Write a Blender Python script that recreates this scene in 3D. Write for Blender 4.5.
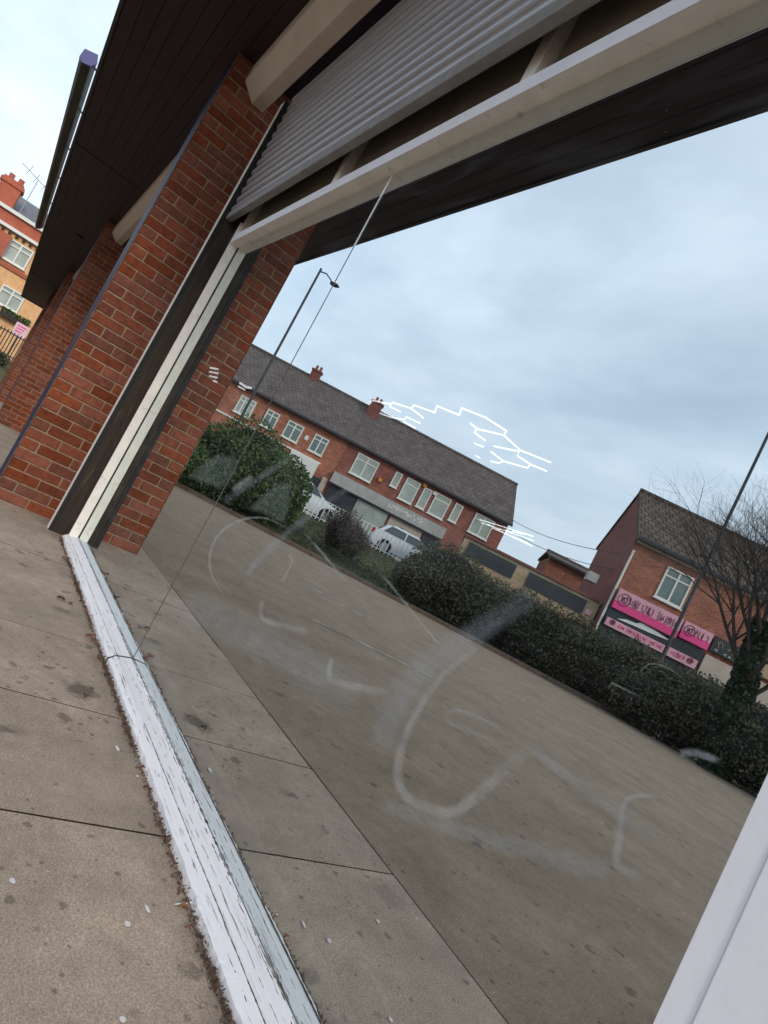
import bpy, math, random
from mathutils import Vector, Matrix
import numpy as np
random.seed(7); rng = np.random.RandomState(7)
for o in list(bpy.data.objects): bpy.data.objects.remove(o)
scn = bpy.context.scene
COL = scn.collection

# ------------------------------------------------------------------ camera
FPX, ROLL, PITCH, YAW = 648.2, math.radians(-27.33), math.radians(3.806), math.radians(32.33)
CAM = Vector((0.0, -0.845, 0.81))
Fw = Vector((-math.cos(YAW)*math.cos(PITCH), math.sin(YAW)*math.cos(PITCH), math.sin(PITCH)))
R0 = Fw.cross(Vector((0, 0, 1))).normalized(); U0 = R0.cross(Fw)
cr, sr = math.cos(ROLL), math.sin(ROLL)
Rt = cr*R0 - sr*U0; Up = sr*R0 + cr*U0
cd = bpy.data.cameras.new('camera'); cam = bpy.data.objects.new('camera', cd); COL.objects.link(cam)
cam.matrix_world = Matrix(((Rt.x, Up.x, -Fw.x, CAM.x), (Rt.y, Up.y, -Fw.y, CAM.y), (Rt.z, Up.z, -Fw.z, CAM.z), (0, 0, 0, 1)))
cd.sensor_fit = 'HORIZONTAL'; cd.sensor_width = 36; cd.lens = FPX*36/768; cd.clip_start = 0.02; cd.clip_end = 3000
scn.camera = cam

# ------------------------------------------------------------------ sky, sun, exposure
SUN_EL, SUN_AZ = math.radians(27), math.radians(108)      # azimuth clockwise from +y
w = bpy.data.worlds.new('World'); scn.world = w; w.use_nodes = True
N, L = w.node_tree.nodes, w.node_tree.links; N.clear()
def nd(tree, t, **kw):
    n = tree.nodes.new(t)
    for k, v in kw.items():
        if k in n.inputs: n.inputs[k].default_value = v
        else: setattr(n, k, v)
    return n
wt = w.node_tree
sky = nd(wt, 'ShaderNodeTexSky', sky_type='NISHITA', sun_disc=False, sun_elevation=SUN_EL, sun_rotation=SUN_AZ, air_density=1.0, dust_density=1.5, ozone_density=1.2)
tc = nd(wt, 'ShaderNodeTexCoord')
sep = nd(wt, 'ShaderNodeSeparateXYZ'); L.new(tc.outputs['Generated'], sep.inputs[0])
# project the direction on a cloud deck: xy / (z + c)
za = nd(wt, 'ShaderNodeMath', operation='ADD'); L.new(sep.outputs[2], za.inputs[0]); za.inputs[1].default_value = 0.16
zm = nd(wt, 'ShaderNodeMath', operation='MAXIMUM'); L.new(za.outputs[0], zm.inputs[0]); zm.inputs[1].default_value = 0.05
dx = nd(wt, 'ShaderNodeMath', operation='DIVIDE'); L.new(sep.outputs[0], dx.inputs[0]); L.new(zm.outputs[0], dx.inputs[1])
dy = nd(wt, 'ShaderNodeMath', operation='DIVIDE'); L.new(sep.outputs[1], dy.inputs[0]); L.new(zm.outputs[0], dy.inputs[1])
cmb = nd(wt, 'ShaderNodeCombineXYZ'); L.new(dx.outputs[0], cmb.inputs[0]); L.new(dy.outputs[0], cmb.inputs[1])
mp = nd(wt, 'ShaderNodeMapping'); mp.inputs['Rotation'].default_value = (0, 0, 0.5); mp.inputs['Scale'].default_value = (1.0, 1.5, 1); mp.inputs['Location'].default_value = (3.3, 1.2, 0)
L.new(cmb.outputs[0], mp.inputs[0])
n1 = nd(wt, 'ShaderNodeTexNoise', Scale=1.05, Detail=7, Roughness=0.52, Distortion=0.15); L.new(mp.outputs[0], n1.inputs['Vector'])
n2 = nd(wt, 'ShaderNodeTexNoise', Scale=2.6, Detail=7, Roughness=0.55, Distortion=0.2); L.new(mp.outputs[0], n2.inputs['Vector'])
r1 = nd(wt, 'ShaderNodeValToRGB'); r1.color_ramp.elements[0].position = 0.36; r1.color_ramp.elements[1].position = 0.66
r1.color_ramp.elements[0].color = (0.58, 0.58, 0.58, 1); r1.color_ramp.elements[1].color = (0.97, 0.97, 0.97, 1)
L.new(n1.outputs[0], r1.inputs[0])
r2 = nd(wt, 'ShaderNodeValToRGB'); r2.color_ramp.elements[0].position = 0.30; r2.color_ramp.elements[1].position = 0.62
r2.color_ramp.elements[0].color = (0.57, 0.67, 0.80, 1); r2.color_ramp.elements[1].color = (0.68, 0.775, 0.90, 1)
L.new(n2.outputs[0], r2.inputs[0])
sk = nd(wt, 'ShaderNodeVectorMath', operation='SCALE'); sk.inputs['Scale'].default_value = 0.13; L.new(sky.outputs[0], sk.inputs[0])
mx = nd(wt, 'ShaderNodeMix', data_type='RGBA'); L.new(r1.outputs[0], mx.inputs['Factor']); L.new(sk.outputs[0], mx.inputs[6]); L.new(r2.outputs[0], mx.inputs[7])
hz = nd(wt, 'ShaderNodeMapRange', interpolation_type='SMOOTHSTEP'); hz.inputs[1].default_value = 0.0; hz.inputs[2].default_value = 0.42; hz.inputs[3].default_value = 0.6; hz.inputs[4].default_value = 0.0; L.new(sep.outputs[2], hz.inputs[0])
mxh = nd(wt, 'ShaderNodeMix', data_type='RGBA'); L.new(hz.outputs[0], mxh.inputs['Factor']); L.new(mx.outputs[2], mxh.inputs[6]); mxh.inputs[7].default_value = (0.57, 0.63, 0.71, 1)   # pale haze low over the horizon
bg = nd(wt, 'ShaderNodeBackground', Strength=1.52); L.new(mxh.outputs[2], bg.inputs[0])
wo = nd(wt, 'ShaderNodeOutputWorld'); L.new(bg.outputs[0], wo.inputs[0])
sd = bpy.data.lights.new('sun', 'SUN'); sun = bpy.data.objects.new('sun', sd); COL.objects.link(sun)
sd.energy = 1.5; sd.angle = math.radians(12); sd.color = (1.0, 0.93, 0.83)
sdir = Vector((math.sin(SUN_AZ)*math.cos(SUN_EL), math.cos(SUN_AZ)*math.cos(SUN_EL), math.sin(SUN_EL)))
sun.rotation_euler = sdir.to_track_quat('Z', 'Y').to_euler(); sun.location = (5, -8, 12)
vs = scn.view_settings; vs.view_transform = 'Standard'; vs.look = 'None'; vs.gamma = 1; vs.exposure = 0.0; vs.use_curve_mapping = False
scn.render.engine = 'CYCLES'
scn.cycles.max_bounces = 10; scn.cycles.transparent_max_bounces = 24; scn.cycles.glossy_bounces = 5

# ------------------------------------------------------------------ helpers
def ray(px, py):
    return (Fw + Rt*((px-384)/FPX) - Up*((py-512)/FPX)).normalized()
def onz(px, py, z=0.0):
    d = ray(px, py); return CAM + d*((z-CAM.z)/d.z)
def ony(px, py, y=0.0):
    d = ray(px, py); return CAM + d*((y-CAM.y)/d.y)
def mir(p): return Vector((p[0], -p[1], p[2]))             # what the glass shows at p stands at mir(p)
def azp(az, d, z=0.0):                                      # azimuth seen in the glass, ground distance -> real place
    a = math.radians(az); return Vector((-d*math.cos(a), -(CAM.y + d*math.sin(a)), z))
def tag(o, label=None, cat=None, group=None, kind=None):
    if label: o['label'] = label
    if cat: o['category'] = cat
    if group: o['group'] = group
    if kind: o['kind'] = kind
    return o
def empty(name, loc, label, cat, group=None):
    o = bpy.data.objects.new(name, None); COL.objects.link(o); o.location = loc; o.empty_display_size = 0.1
    return tag(o, label, cat, group)
class MB:
    def __init__(s): s.v = []; s.f = []
    def box(s, x0, x1, y0, y1, z0, z1): return s.obox(Vector((0, 0, 0)), Vector((1, 0, 0)), Vector((0, 1, 0)), x0, x1, y0, y1, z0, z1)
    def obox(s, P, r, a, s0, s1, t0, t1, z0, z1):
        b = len(s.v); k = Vector((0, 0, 1))
        for z in (z0, z1):
            for (u, t) in ((s0, t0), (s1, t0), (s1, t1), (s0, t1)): s.v.append(P + r*u + a*t + k*z)
        s.f += [tuple(b+i for i in q) for q in ((0, 3, 2, 1), (4, 5, 6, 7), (0, 1, 5, 4), (1, 2, 6, 5), (2, 3, 7, 6), (3, 0, 4, 7))]
        return s
    def poly(s, pts):
        b = len(s.v); s.v += [Vector(p) for p in pts]; s.f.append(tuple(range(b, b+len(pts)))); return s
    def prism(s, prof, ext):                                # polygon extruded by vector
        b = len(s.v); n = len(prof); e = Vector(ext)
        s.v += [Vector(p) for p in prof] + [Vector(p)+e for p in prof]
        s.f.append(tuple(range(b, b+n))); s.f.append(tuple(range(b+2*n-1, b+n-1, -1)))
        for i in range(n): j = (i+1) % n; s.f.append((b+i, b+n+i, b+n+j, b+j))
        return s
    def tube(s, pts, rad, n=6, cap=True):
        pts = [Vector(p) for p in pts]; m = len(pts); b = len(s.v)
        rs = rad if isinstance(rad, (list, tuple)) else [rad]*m
        for i, p in enumerate(pts):
            t = (pts[min(i+1, m-1)] - pts[max(i-1, 0)]).normalized()
            h = Vector((0, 0, 1)) if abs(t.z) < 0.9 else Vector((1, 0, 0))
            u = t.cross(h).normalized(); v = t.cross(u)
            for k in range(n):
                a = 2*math.pi*k/n; s.v.append(p + u*(rs[i]*math.cos(a)) + v*(rs[i]*math.sin(a)))
        for i in range(m-1):
            for k in range(n):
                s.f.append((b+i*n+k, b+i*n+(k+1) % n, b+(i+1)*n+(k+1) % n, b+(i+1)*n+k))
        if cap: s.f.append(tuple(b+k for k in range(n))); s.f.append(tuple(b+(m-1)*n+k for k in reversed(range(n))))
        return s
    def cyl(s, c, axis, r, half, n=20):
        ax = Vector(axis).normalized(); return s.tube([Vector(c)-ax*half, Vector(c)+ax*half], r, n)
    def mesh(s, name, mat, smooth=False, fix=True):
        me = bpy.data.meshes.new(name); me.from_pydata([tuple(v) for v in s.v], [], s.f)
        if mat: me.materials.append(mat)
        if fix:
            import bmesh
            bm = bmesh.new(); bm.from_mesh(me); bmesh.ops.recalc_face_normals(bm, faces=bm.faces); bm.to_mesh(me); bm.free()
        if smooth: me.polygons.foreach_set('use_smooth', [True]*len(me.polygons))
        me.update(); return me
    def build(s, name, mat, parent=None, bevel=0, smooth=False, kind=None, fix=True):
        return link(name, s.mesh(name, mat, smooth, fix), parent, bevel, kind)
def link(name, me, parent=None, bevel=0, kind=None, loc=None):
    o = bpy.data.objects.new(name, me); COL.objects.link(o)
    if parent is not None:
        o.parent = parent; o.matrix_parent_inverse = Matrix.Translation(-Vector(parent_loc(parent)))
    if loc is not None: o.location = loc
    if bevel:
        m = o.modifiers.new('bevel', 'BEVEL'); m.width = bevel; m.segments = 2; m.limit_method = 'ANGLE'
    if kind: o['kind'] = kind
    return o
def parent_loc(p):
    if p.parent is None: return Vector(p.location)
    return parent_loc(p.parent) + p.matrix_parent_inverse.translation + Vector(p.location)

# ------------------------------------------------------------------ materials
def mat(name, col, rough=0.8, var=0.25, scale=6.0, bump=0.0, bscale=60.0, metal=0.0, spec=0.3, obrand=0.0, stretch=None, dirt=None, coord='pos'):
    m = bpy.data.materials.new(name); m.use_nodes = True; t = m.node_tree; t.nodes.clear(); K = t.links
    out = nd(t, 'ShaderNodeOutputMaterial'); b = nd(t, 'ShaderNodeBsdfPrincipled', Roughness=rough, Metallic=metal)
    b.inputs['Specular IOR Level'].default_value = spec
    K.new(b.outputs[0], out.inputs[0])
    g = nd(t, 'ShaderNodeNewGeometry'); src = g.outputs['Position']
    if coord == 'obj': src = nd(t, 'ShaderNodeTexCoord').outputs['Object']
    if stretch:
        mpn = nd(t, 'ShaderNodeMapping'); mpn.inputs['Scale'].default_value = stretch; K.new(src, mpn.inputs[0]); src = mpn.outputs[0]
    n = nd(t, 'ShaderNodeTexNoise', Scale=scale, Detail=8, Roughness=0.65); K.new(src, n.inputs['Vector'])
    mr = nd(t, 'ShaderNodeMapRange'); mr.inputs[1].default_value = 0.3; mr.inputs[2].default_value = 0.7; mr.inputs[3].default_value = 1-var; mr.inputs[4].default_value = 1+var
    K.new(n.outputs[0], mr.inputs[0])
    sc = nd(t, 'ShaderNodeVectorMath', operation='SCALE'); sc.inputs[0].default_value = col[:3]; K.new(mr.outputs[0], sc.inputs['Scale'])
    cur = sc.outputs[0]
    if obrand:
        oi = nd(t, 'ShaderNodeObjectInfo'); m2 = nd(t, 'ShaderNodeMapRange'); m2.inputs[3].default_value = 1-obrand; m2.inputs[4].default_value = 1+obrand
        K.new(oi.outputs['Random'], m2.inputs[0])
        s2 = nd(t, 'ShaderNodeVectorMath', operation='SCALE'); K.new(cur, s2.inputs[0]); K.new(m2.outputs[0], s2.inputs['Scale']); cur = s2.outputs[0]
        hs = nd(t, 'ShaderNodeHueSaturation'); K.new(cur, hs.inputs['Color'])
        m3 = nd(t, 'ShaderNodeMath', operation='MULTIPLY_ADD'); mm = nd(t, 'ShaderNodeMath', operation='FRACT'); mz = nd(t, 'ShaderNodeMath', operation='MULTIPLY'); mz.inputs[1].default_value = 17.3
        K.new(oi.outputs['Random'], mz.inputs[0]); K.new(mz.outputs[0], mm.inputs[0]); K.new(mm.outputs[0], m3.inputs[0]); m3.inputs[1].default_value = 0.22; m3.inputs[2].default_value = 0.90
        K.new(m3.outputs[0], hs.inputs['Saturation']); cur = hs.outputs[0]
    if dirt:
        dc, dscale, lo, hi = dirt
        n3 = nd(t, 'ShaderNodeTexNoise', Scale=dscale, Detail=9, Roughness=0.7); K.new(src, n3.inputs['Vector'])
        m4 = nd(t, 'ShaderNodeMapRange'); m4.inputs[1].default_value = lo; m4.inputs[2].default_value = hi; K.new(n3.outputs[0], m4.inputs[0])
        mxx = nd(t, 'ShaderNodeMix', data_type='RGBA'); K.new(m4.outputs[0], mxx.inputs['Factor']); K.new(cur, mxx.inputs[6]); mxx.inputs[7].default_value = (*dc, 1); cur = mxx.outputs[2]
    K.new(cur, b.inputs['Base Color'])
    if bump:
        nb = nd(t, 'ShaderNodeTexNoise', Scale=bscale, Detail=5); K.new(src, nb.inputs['Vector'])
        bp = nd(t, 'ShaderNodeBump', Strength=bump, Distance=0.01); K.new(nb.outputs[0], bp.inputs['Height']); K.new(bp.outputs[0], b.inputs['Normal'])
    return m
def emit(name, col, st):
    m = bpy.data.materials.new(name); m.use_nodes = True; t = m.node_tree; t.nodes.clear()
    o = nd(t, 'ShaderNodeOutputMaterial'); e = nd(t, 'ShaderNodeEmission', Strength=st); e.inputs[0].default_value = (*col, 1); t.links.new(e.outputs[0], o.inputs[0]); return m
M = {}
M['brick'] = mat('red_brick', (0.20, 0.060, 0.033), 0.85, 0.35, 25, 0.5, 120, obrand=0.26)
M['mortar'] = mat('mortar', (0.30, 0.215, 0.145), 0.95, 0.3, 30, 0.5, 150)
M['navy'] = mat('navy_paint', (0.016, 0.018, 0.06), 0.5, 0.2, 8, 0.1, 80)
M['soffit'] = mat('soffit_board', (0.027, 0.014, 0.019), 0.6, 0.3, 5, 0.15, 90, obrand=0.12, stretch=(0.3, 3, 1))
M['dark'] = mat('dark_paint', (0.035, 0.03, 0.032), 0.5, 0.2, 5)
M['cream'] = mat('cream_paint', (0.62, 0.53, 0.45), 0.55, 0.07, 4, 0.05, 60, dirt=((0.35, 0.29, 0.23), 5, 0.6, 0.85))
M['jamb'] = mat('cream_white_paint', (0.80, 0.745, 0.67), 0.5, 0.08, 10, 0.15, 80, dirt=((0.35, 0.28, 0.2), 14, 0.6, 0.75))
M['white'] = mat('white_paint', (0.80, 0.79, 0.82), 0.45, 0.05, 6, 0.08, 50, dirt=((0.4, 0.38, 0.36), 25, 0.68, 0.8))
M['sill'] = mat('peeling_white_paint', (0.80, 0.775, 0.785), 0.65, 0.09, 14, 0.12, 55, stretch=(0.09, 2.4, 1), dirt=((0.27, 0.235, 0.21), 48, 0.585, 0.63))
M['brownwood'] = mat('brown_timber', (0.035, 0.024, 0.017), 0.65, 0.35, 8, 0.3, 60, stretch=(4, 4, 0.4), dirt=((0.12, 0.08, 0.05), 9, 0.56, 0.75))
M['olive'] = mat('transom_panel', (0.34, 0.30, 0.24), 0.45, 0.25, 6, 0.1)
M['shutter'] = mat('galvanised_slat', (0.40, 0.39, 0.40), 0.38, 0.12, 14, 0.05, 60, metal=0.55, stretch=(0.3, 2, 2))
M['bar'] = mat('shutter_bottom_bar', (0.26, 0.245, 0.23), 0.5, 0.2, 14, 0.1, metal=0.3)
M['steel'] = mat('grey_steel', (0.3, 0.31, 0.32), 0.45, 0.15, 10, metal=0.6)
M['pole'] = mat('weathered_pole', (0.04, 0.043, 0.043), 0.6, 0.2, 4)
M['black'] = mat('black_rubber', (0.02, 0.02, 0.02), 0.7, 0.2, 20)
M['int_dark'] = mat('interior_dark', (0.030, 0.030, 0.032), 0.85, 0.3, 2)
M['int_grey'] = mat('interior_ledge', (0.85, 0.87, 0.86), 0.6, 0.1, 8)
M['leaf_dry'] = mat('dry_leaf', (0.17, 0.075, 0.04), 0.8, 0.4, 60, obrand=0.4)
M['debris'] = mat('leaf_litter', (0.11, 0.07, 0.05), 0.9, 0.5, 80)
M['led'] = emit('led_tube', (0.95, 0.98, 1.0), 2.6)

def concrete(name, base, spots):
    m = bpy.data.materials.new(name); m.use_nodes = True; t = m.node_tree; t.nodes.clear(); K = t.links
    out = nd(t, 'ShaderNodeOutputMaterial'); b = nd(t, 'ShaderNodeBsdfPrincipled', Roughness=0.88); b.inputs['Specular IOR Level'].default_value = 0.25; K.new(b.outputs[0], out.inputs[0])
    pos = nd(t, 'ShaderNodeNewGeometry').outputs['Position']
    def noise(s, d=6, r=0.6):
        n = nd(t, 'ShaderNodeTexNoise', Scale=s, Detail=d, Roughness=r); K.new(pos, n.inputs['Vector']); return n.outputs[0]
    def rng_(x, a, bb, c, d_):
        r = nd(t, 'ShaderNodeMapRange'); r.inputs[1].default_value = a; r.inputs[2].default_value = bb; r.inputs[3].default_value = c; r.inputs[4].default_value = d_; K.new(x, r.inputs[0]); return r.outputs[0]
    def mul(x, y):
        q = nd(t, 'ShaderNodeMath', operation='MULTIPLY'); K.new(x, q.inputs[0]); K.new(y, q.inputs[1]); return q.outputs[0]
    v = mul(mul(rng_(noise(2.2), 0.3, 0.7, 0.8, 1.18), rng_(noise(14), 0.3, 0.7, 0.86, 1.12)), rng_(noise(230, 3, 0.8), 0.32, 0.68, 0.60, 1.42))
    oi = nd(t, 'ShaderNodeObjectInfo'); v = mul(v, rng_(oi.outputs['Random'], 0, 1, 0.93, 1.06))
    # dark spots: voronoi cells, only a share of them, edges broken by noise
    for (vs_, rad, keep) in ((7.0, 0.20, 0.5), (17.0, 0.19, 0.42), (3.1, 0.11, 0.6), (34.0, 0.2, 0.25)):
        wv = nd(t, 'ShaderNodeVectorMath', operation='ADD'); nn = nd(t, 'ShaderNodeTexNoise', Scale=22, Detail=4); K.new(pos, nn.inputs['Vector'])
        ns = nd(t, 'ShaderNodeVectorMath', operation='SCALE'); ns.inputs['Scale'].default_value = 0.55/vs_; K.new(nn.outputs['Color'], ns.inputs[0])
        K.new(pos, wv.inputs[0]); K.new(ns.outputs[0], wv.inputs[1])
        vo = nd(t, 'ShaderNodeTexVoronoi', Scale=vs_); K.new(wv.outputs[0], vo.inputs['Vector'])
        sx = nd(t, 'ShaderNodeSeparateColor'); K.new(vo.outputs['Color'], sx.inputs[0])
        k1 = nd(t, 'ShaderNodeMath', operation='LESS_THAN'); k1.inputs[1].default_value = keep; K.new(sx.outputs[0], k1.inputs[0])
        k2 = mul(rng_(vo.outputs['Distance'], rad*0.65, rad, 1, 0), k1.outputs[0])
        v = mul(v, rng_(k2, 0, 1, 1, 0.58))
    for (sx_, sy_, r_, dk) in spots:
        d = nd(t, 'ShaderNodeVectorMath', operation='DISTANCE'); d.inputs[1].default_value = (sx_, sy_, 0); K.new(pos, d.inputs[0])
        nn = noise(11, 6, 0.7)
        ad = nd(t, 'ShaderNodeMath', operation='MULTIPLY_ADD'); K.new(nn, ad.inputs[0]); ad.inputs[1].default_value = r_*2.6; K.new(d.outputs[1], ad.inputs[2])
        v = mul(v, rng_(ad.outputs[0], r_*1.75, r_*2.3, dk, 1.0))
    if spots:                                               # grime swept up against the sill
        sy = nd(t, 'ShaderNodeSeparateXYZ'); K.new(pos, sy.inputs[0]); gy = nd(t, 'ShaderNodeMath', operation='MULTIPLY_ADD'); K.new(noise(9, 6, 0.7), gy.inputs[0]); gy.inputs[1].default_value = -0.16; K.new(sy.outputs[1], gy.inputs[2])
        v = mul(v, rng_(gy.outputs[0], -0.26, -0.15, 1.0, 0.72))
    sc = nd(t, 'ShaderNodeVectorMath', operation='SCALE'); sc.inputs[0].default_value = base; K.new(v, sc.inputs['Scale'])
    fl = rng_(noise(95, 2, 0.5), 0.735, 0.755, 0, 0.75)
    mxx = nd(t, 'ShaderNodeMix', data_type='RGBA'); K.new(fl, mxx.inputs['Factor']); K.new(sc.outputs[0], mxx.inputs[6]); mxx.inputs[7].default_value = (0.62, 0.58, 0.54, 1)
    K.new(mxx.outputs[2], b.inputs['Base Color'])
    bp = nd(t, 'ShaderNodeBump', Strength=0.5, Distance=0.004); K.new(noise(160, 5), bp.inputs['Height']); K.new(bp.outputs[0], b.inputs['Normal'])
    return m
s1 = onz(84, 690); s2 = onz(105, 640)
M['slab2'] = concrete('dirty_concrete', (0.385, 0.30, 0.228), [])
M['joint'] = mat('joint_dirt', (0.016, 0.013, 0.011), 0.95, 0.3, 20)
M['slab'] = concrete('buff_concrete', (0.395, 0.304, 0.234), [(s1.x, s1.y, 0.07, 0.42), (s2.x+.1, s2.y, 0.05, 0.55), (-2.9, -0.2, 0.06, 0.6), (-1.3, -0.55, 0.07, 0.72), (-1.75, -0.42, .04, .75)])

def asphalt(name, base):
    m = mat(name, base, 0.9, 0.22, 0.5, 0.5, 90, stretch=(0.35, 1.5, 1), dirt=((base[0]*0.72, base[1]*0.72, base[2]*0.73), 0.7, 0.45, 0.7)); return m
M['tarmac'] = concrete('car_park_tarmac', (0.270, 0.203, 0.143), [])
M['road'] = mat('road_asphalt', (0.07, 0.068, 0.066), 0.9, 0.2, 1.0)
M['grass'] = mat('verge_grass', (0.075, 0.088, 0.032), 0.9, 0.5, 1.2, dirt=((0.085, 0.062, 0.035), 2.2, 0.45, 0.65))
M['soil'] = mat('kerb_stone', (0.16, 0.11, 0.085), 0.9, 0.3, 3)
M['far'] = mat('far_ground', (0.1, 0.1, 0.075), 0.9, 0.3, 0.1)

# ------------------------------------------------------------------ the ground
XP, D1, D2 = -4.934, 0.515, 0.10
g = MB().poly([(-900, -900, -0.05), (900, -900, -0.05), (900, 900, -0.05), (-900, 900, -0.05)]).build('ground', M['far']); tag(g, kind='structure')
cp = MB().poly([(-40, -40, -0.003), (14, -40, -0.003), (14, -0.656, -0.003), (-40, -0.656, -0.003)]).build('car_park', M['tarmac']); tag(cp, kind='structure')
pv = MB().poly([(-34, -0.6555, -0.0032), (4, -0.6555, -0.0032), (4, 0.01, -0.0032), (-34, 0.01, -0.0032)]).build('pavement', M['joint']); tag(pv, kind='structure')
slab = {}
XS = [-1.395 - 0.59*k for k in range(-4, 34)]
YS = [(-0.645, 0.03)]
for j, (ya, yb) in enumerate(YS):
    wv_, hv = 0.580, yb-ya
    mm = MB().box(-wv_/2, wv_/2, -hv/2, hv/2, -0.05, 0).mesh('paving_slab', M['slab'] if j == 0 else M['slab2'])
    for i, x in enumerate(XS):
        o = link('paving_slab', mm, pv, loc=(x-0.295+(0.12 if j == 1 else 0.0), (ya+yb)/2, random.uniform(-0.0025, 0.0015)))
        o.rotation_euler = (random.uniform(-.002, .002), random.uniform(-.002, .002), 0)

# raised ground with the road and the houses, beyond the car park
A40 = Vector((-math.cos(math.radians(40)), -math.sin(math.radians(40)), 0)); R40 = Vector((math.sin(math.radians(40)), -math.cos(math.radians(40)), 0))
C0 = Vector((0, 0.845, 0))           # mirror of the camera foot; base for the bearings above
def gz(s): 
    u = min(max((s-18.5)/9.0, 0), 1); return 1.05*u*u*(3-2*u)
def sof(p): return (Vector((p[0], p[1], 0))-C0).dot(A40)
def gp(az, d, dz=0.0):
    p = azp(az, d); p.z = gz(sof(p))+dz; return p
def sheet(name, s0, s1, ns, t0, t1, nt, lift, m, wob=0.0, kind='structure'):
    mb = MB()
    for i in range(ns+1):
        for j in range(nt+1):
            s = s0+(s1-s0)*i/ns; t = t0+(t1-t0)*j/nt; t = max(t, -0.80*s)
            ss = s + (wob*math.sin(t*1.3)+wob*0.6*math.sin(t*3.1+1) if i == 0 else 0)
            p = C0 + A40*ss + R40*t; p.z = gz(ss)+lift + (-0.12 if i == 0 and wob else 0); mb.v.append(p)
    for i in range(ns):
        for j in range(nt):
            a = i*(nt+1)+j; mb.f.append((a, a+1, a+nt+2, a+nt+1))
    o = mb.build(name, m); tag(o, kind=kind); return o
sheet('grass_verge', 17.6, 26.6, 12, -22, 40, 120, 0.0, M['grass'], wob=0.18)
kb = MB()
for i in range(30):
    t = -13.6+i*1.0; p0 = C0+A40*(17.42+0.04*random.random())+R40*t
    kb.obox(p0, R40, A40, 0.005, 0.99, 0, 0.13, -0.05, 0.11)
o = kb.build('kerb', M['soil'], bevel=0.01); tag(o, kind='structure')
sheet('road', 26.6, 33.2, 3, -60, 60, 30, 0.0, M['road'])
sheet('pavement_beyond', 33.2, 140, 4, -110, 110, 20, 0.06, M['far'])
# painted bay lines on the car park
M['line'] = mat('worn_white_line', (0.45, 0.40, 0.34), 0.9, 0.35, 5, dirt=((0.22, 0.165, 0.115), 6, 0.42, 0.62))
def pline(q0, q1, wd, label):
    a = mir(onz(*q0)); b = mir(onz(*q1)); d = (b-a).normalized(); n = Vector((-d.y, d.x, 0))*wd/2
    mb = MB()
    for k in range(8):
        pa = a+(b-a)*(k/8); pb = a+(b-a)*((k+1)/8)
        mb.poly([(p.x, p.y, 0.001) for p in (pa-n, pb-n, pb+n, pa+n)])
    tag(mb.build('parking_line', M['line']), label, 'line marking', 'worn bay lines on the car park')
pline((213, 523), (256, 549), 0.09, 'short worn white bay line nearest the big hedge bush')
pline((303, 583), (384, 628), 0.10, 'worn white bay line in the middle of the car park')
pline((312, 619), (446, 684), 0.08, 'long worn white bay line closest to the shop window')

# ------------------------------------------------------------------ the shop: piers, canopy, shutter, window
bm_full = None
def brick_mesh(l):
    return MB().box(-0.05, 0.0, 0, l, 0, 0.065).mesh('brick', M['brick'])
BM = {k: brick_mesh(k) for k in (0.215, 0.1025, 0.0925, 0.2)}
ZC = 3.487
def pier(x, label, full=True):
    P = empty('brick_pier', (x, -0.25, 0), label, 'pier', 'brick piers along the shop front')
    MB().box(x-0.34, x-0.006, -D1+0.006, 0.02, 0, ZC+0.05).build('mortar_core', M['mortar'], P)
    n = 0
    for k in range(47):
        z = k*0.075 + 0.005
        if z > ZC: break
        row = [(0.0, 0.215), (0.225, 0.2)] if k % 2 == 0 else [(0.0, 0.1025), (0.1125, 0.215), (0.3375, 0.0925)]
        for (y0, l) in row:
            b = link('brick', BM[l], P, loc=(x+random.uniform(-0.0015, 0.0015), -D1+y0+random.uniform(-.0015, .0015), z+random.uniform(-.001, .001)))
            bv = b.modifiers.new('bevel', 'BEVEL'); bv.width = 0.004; bv.segments = 1; n += 1
    MB().box(x-0.345, x-0.012, -D1-0.006, -D1+0.004, 0.0, ZC-0.002).build('painted_front', M['navy'], P, bevel=0.003)
    MB().box(x-0.0118, x-0.001, -D1-0.003, -D1-0.001, 0.0, ZC-0.002).build('edge_strip', M['mortar'], P)
    return P
pier(XP, 'nearest red brick pier beside the large shop window')
pier(-11.3, 'second red brick pier, behind the nearest one')
pier(-17.7, 'third red brick pier along, half hidden by the second')
pier(-24.1, 'farthest red brick pier, at the end of the dark canopy')

# canopy
Dc = 1.263
can = empty('canopy', (-12, -0.6, ZC), 'dark maroon boarded canopy running above the brick piers', 'canopy')
secs = [(-30.0, -21.9), (-21.89, -9.04), (-9.03, 9.0)]  # last section lengthened out of view to block sun and sky
nb_ = 12; wb = (Dc+0.06)/nb_
for (xa, xb) in secs:
    mm = MB().box(xa+0.004, xb-0.004, 0.0015, wb-0.0015, 0, 0.02).mesh('soffit_board', M['soffit'])
    for i in range(nb_):
        o = link('soffit_board', mm, can, loc=(0, -Dc+i*wb, ZC+random.uniform(-0.001, 0.001)))
        bv = o.modifiers.new('bevel', 'BEVEL'); bv.width = 0.002; bv.segments = 1
MB().box(-30, 9.0, -Dc, 0.06, ZC+0.012, ZC+0.05).build('canopy_deck', M['soffit'], can)
MB().box(-30.02, 9.0, -Dc-0.03, -Dc+0.0, ZC-0.012, ZC+0.42).build('fascia', M['dark'], can, bevel=0.004)
MB().box(-30.05, -30.02, -Dc-0.03, 0.06, ZC-0.03, ZC+0.42).build('end_board', M['dark'], can, bevel=0.004)
# joint cover strips across the boards
for x in (-9.035, -21.895):
    MB().box(x-0.012, x+0.012, -Dc, 0.0, ZC-0.006, ZC-0.001).build('joint_strip', M['black'], can)
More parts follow.
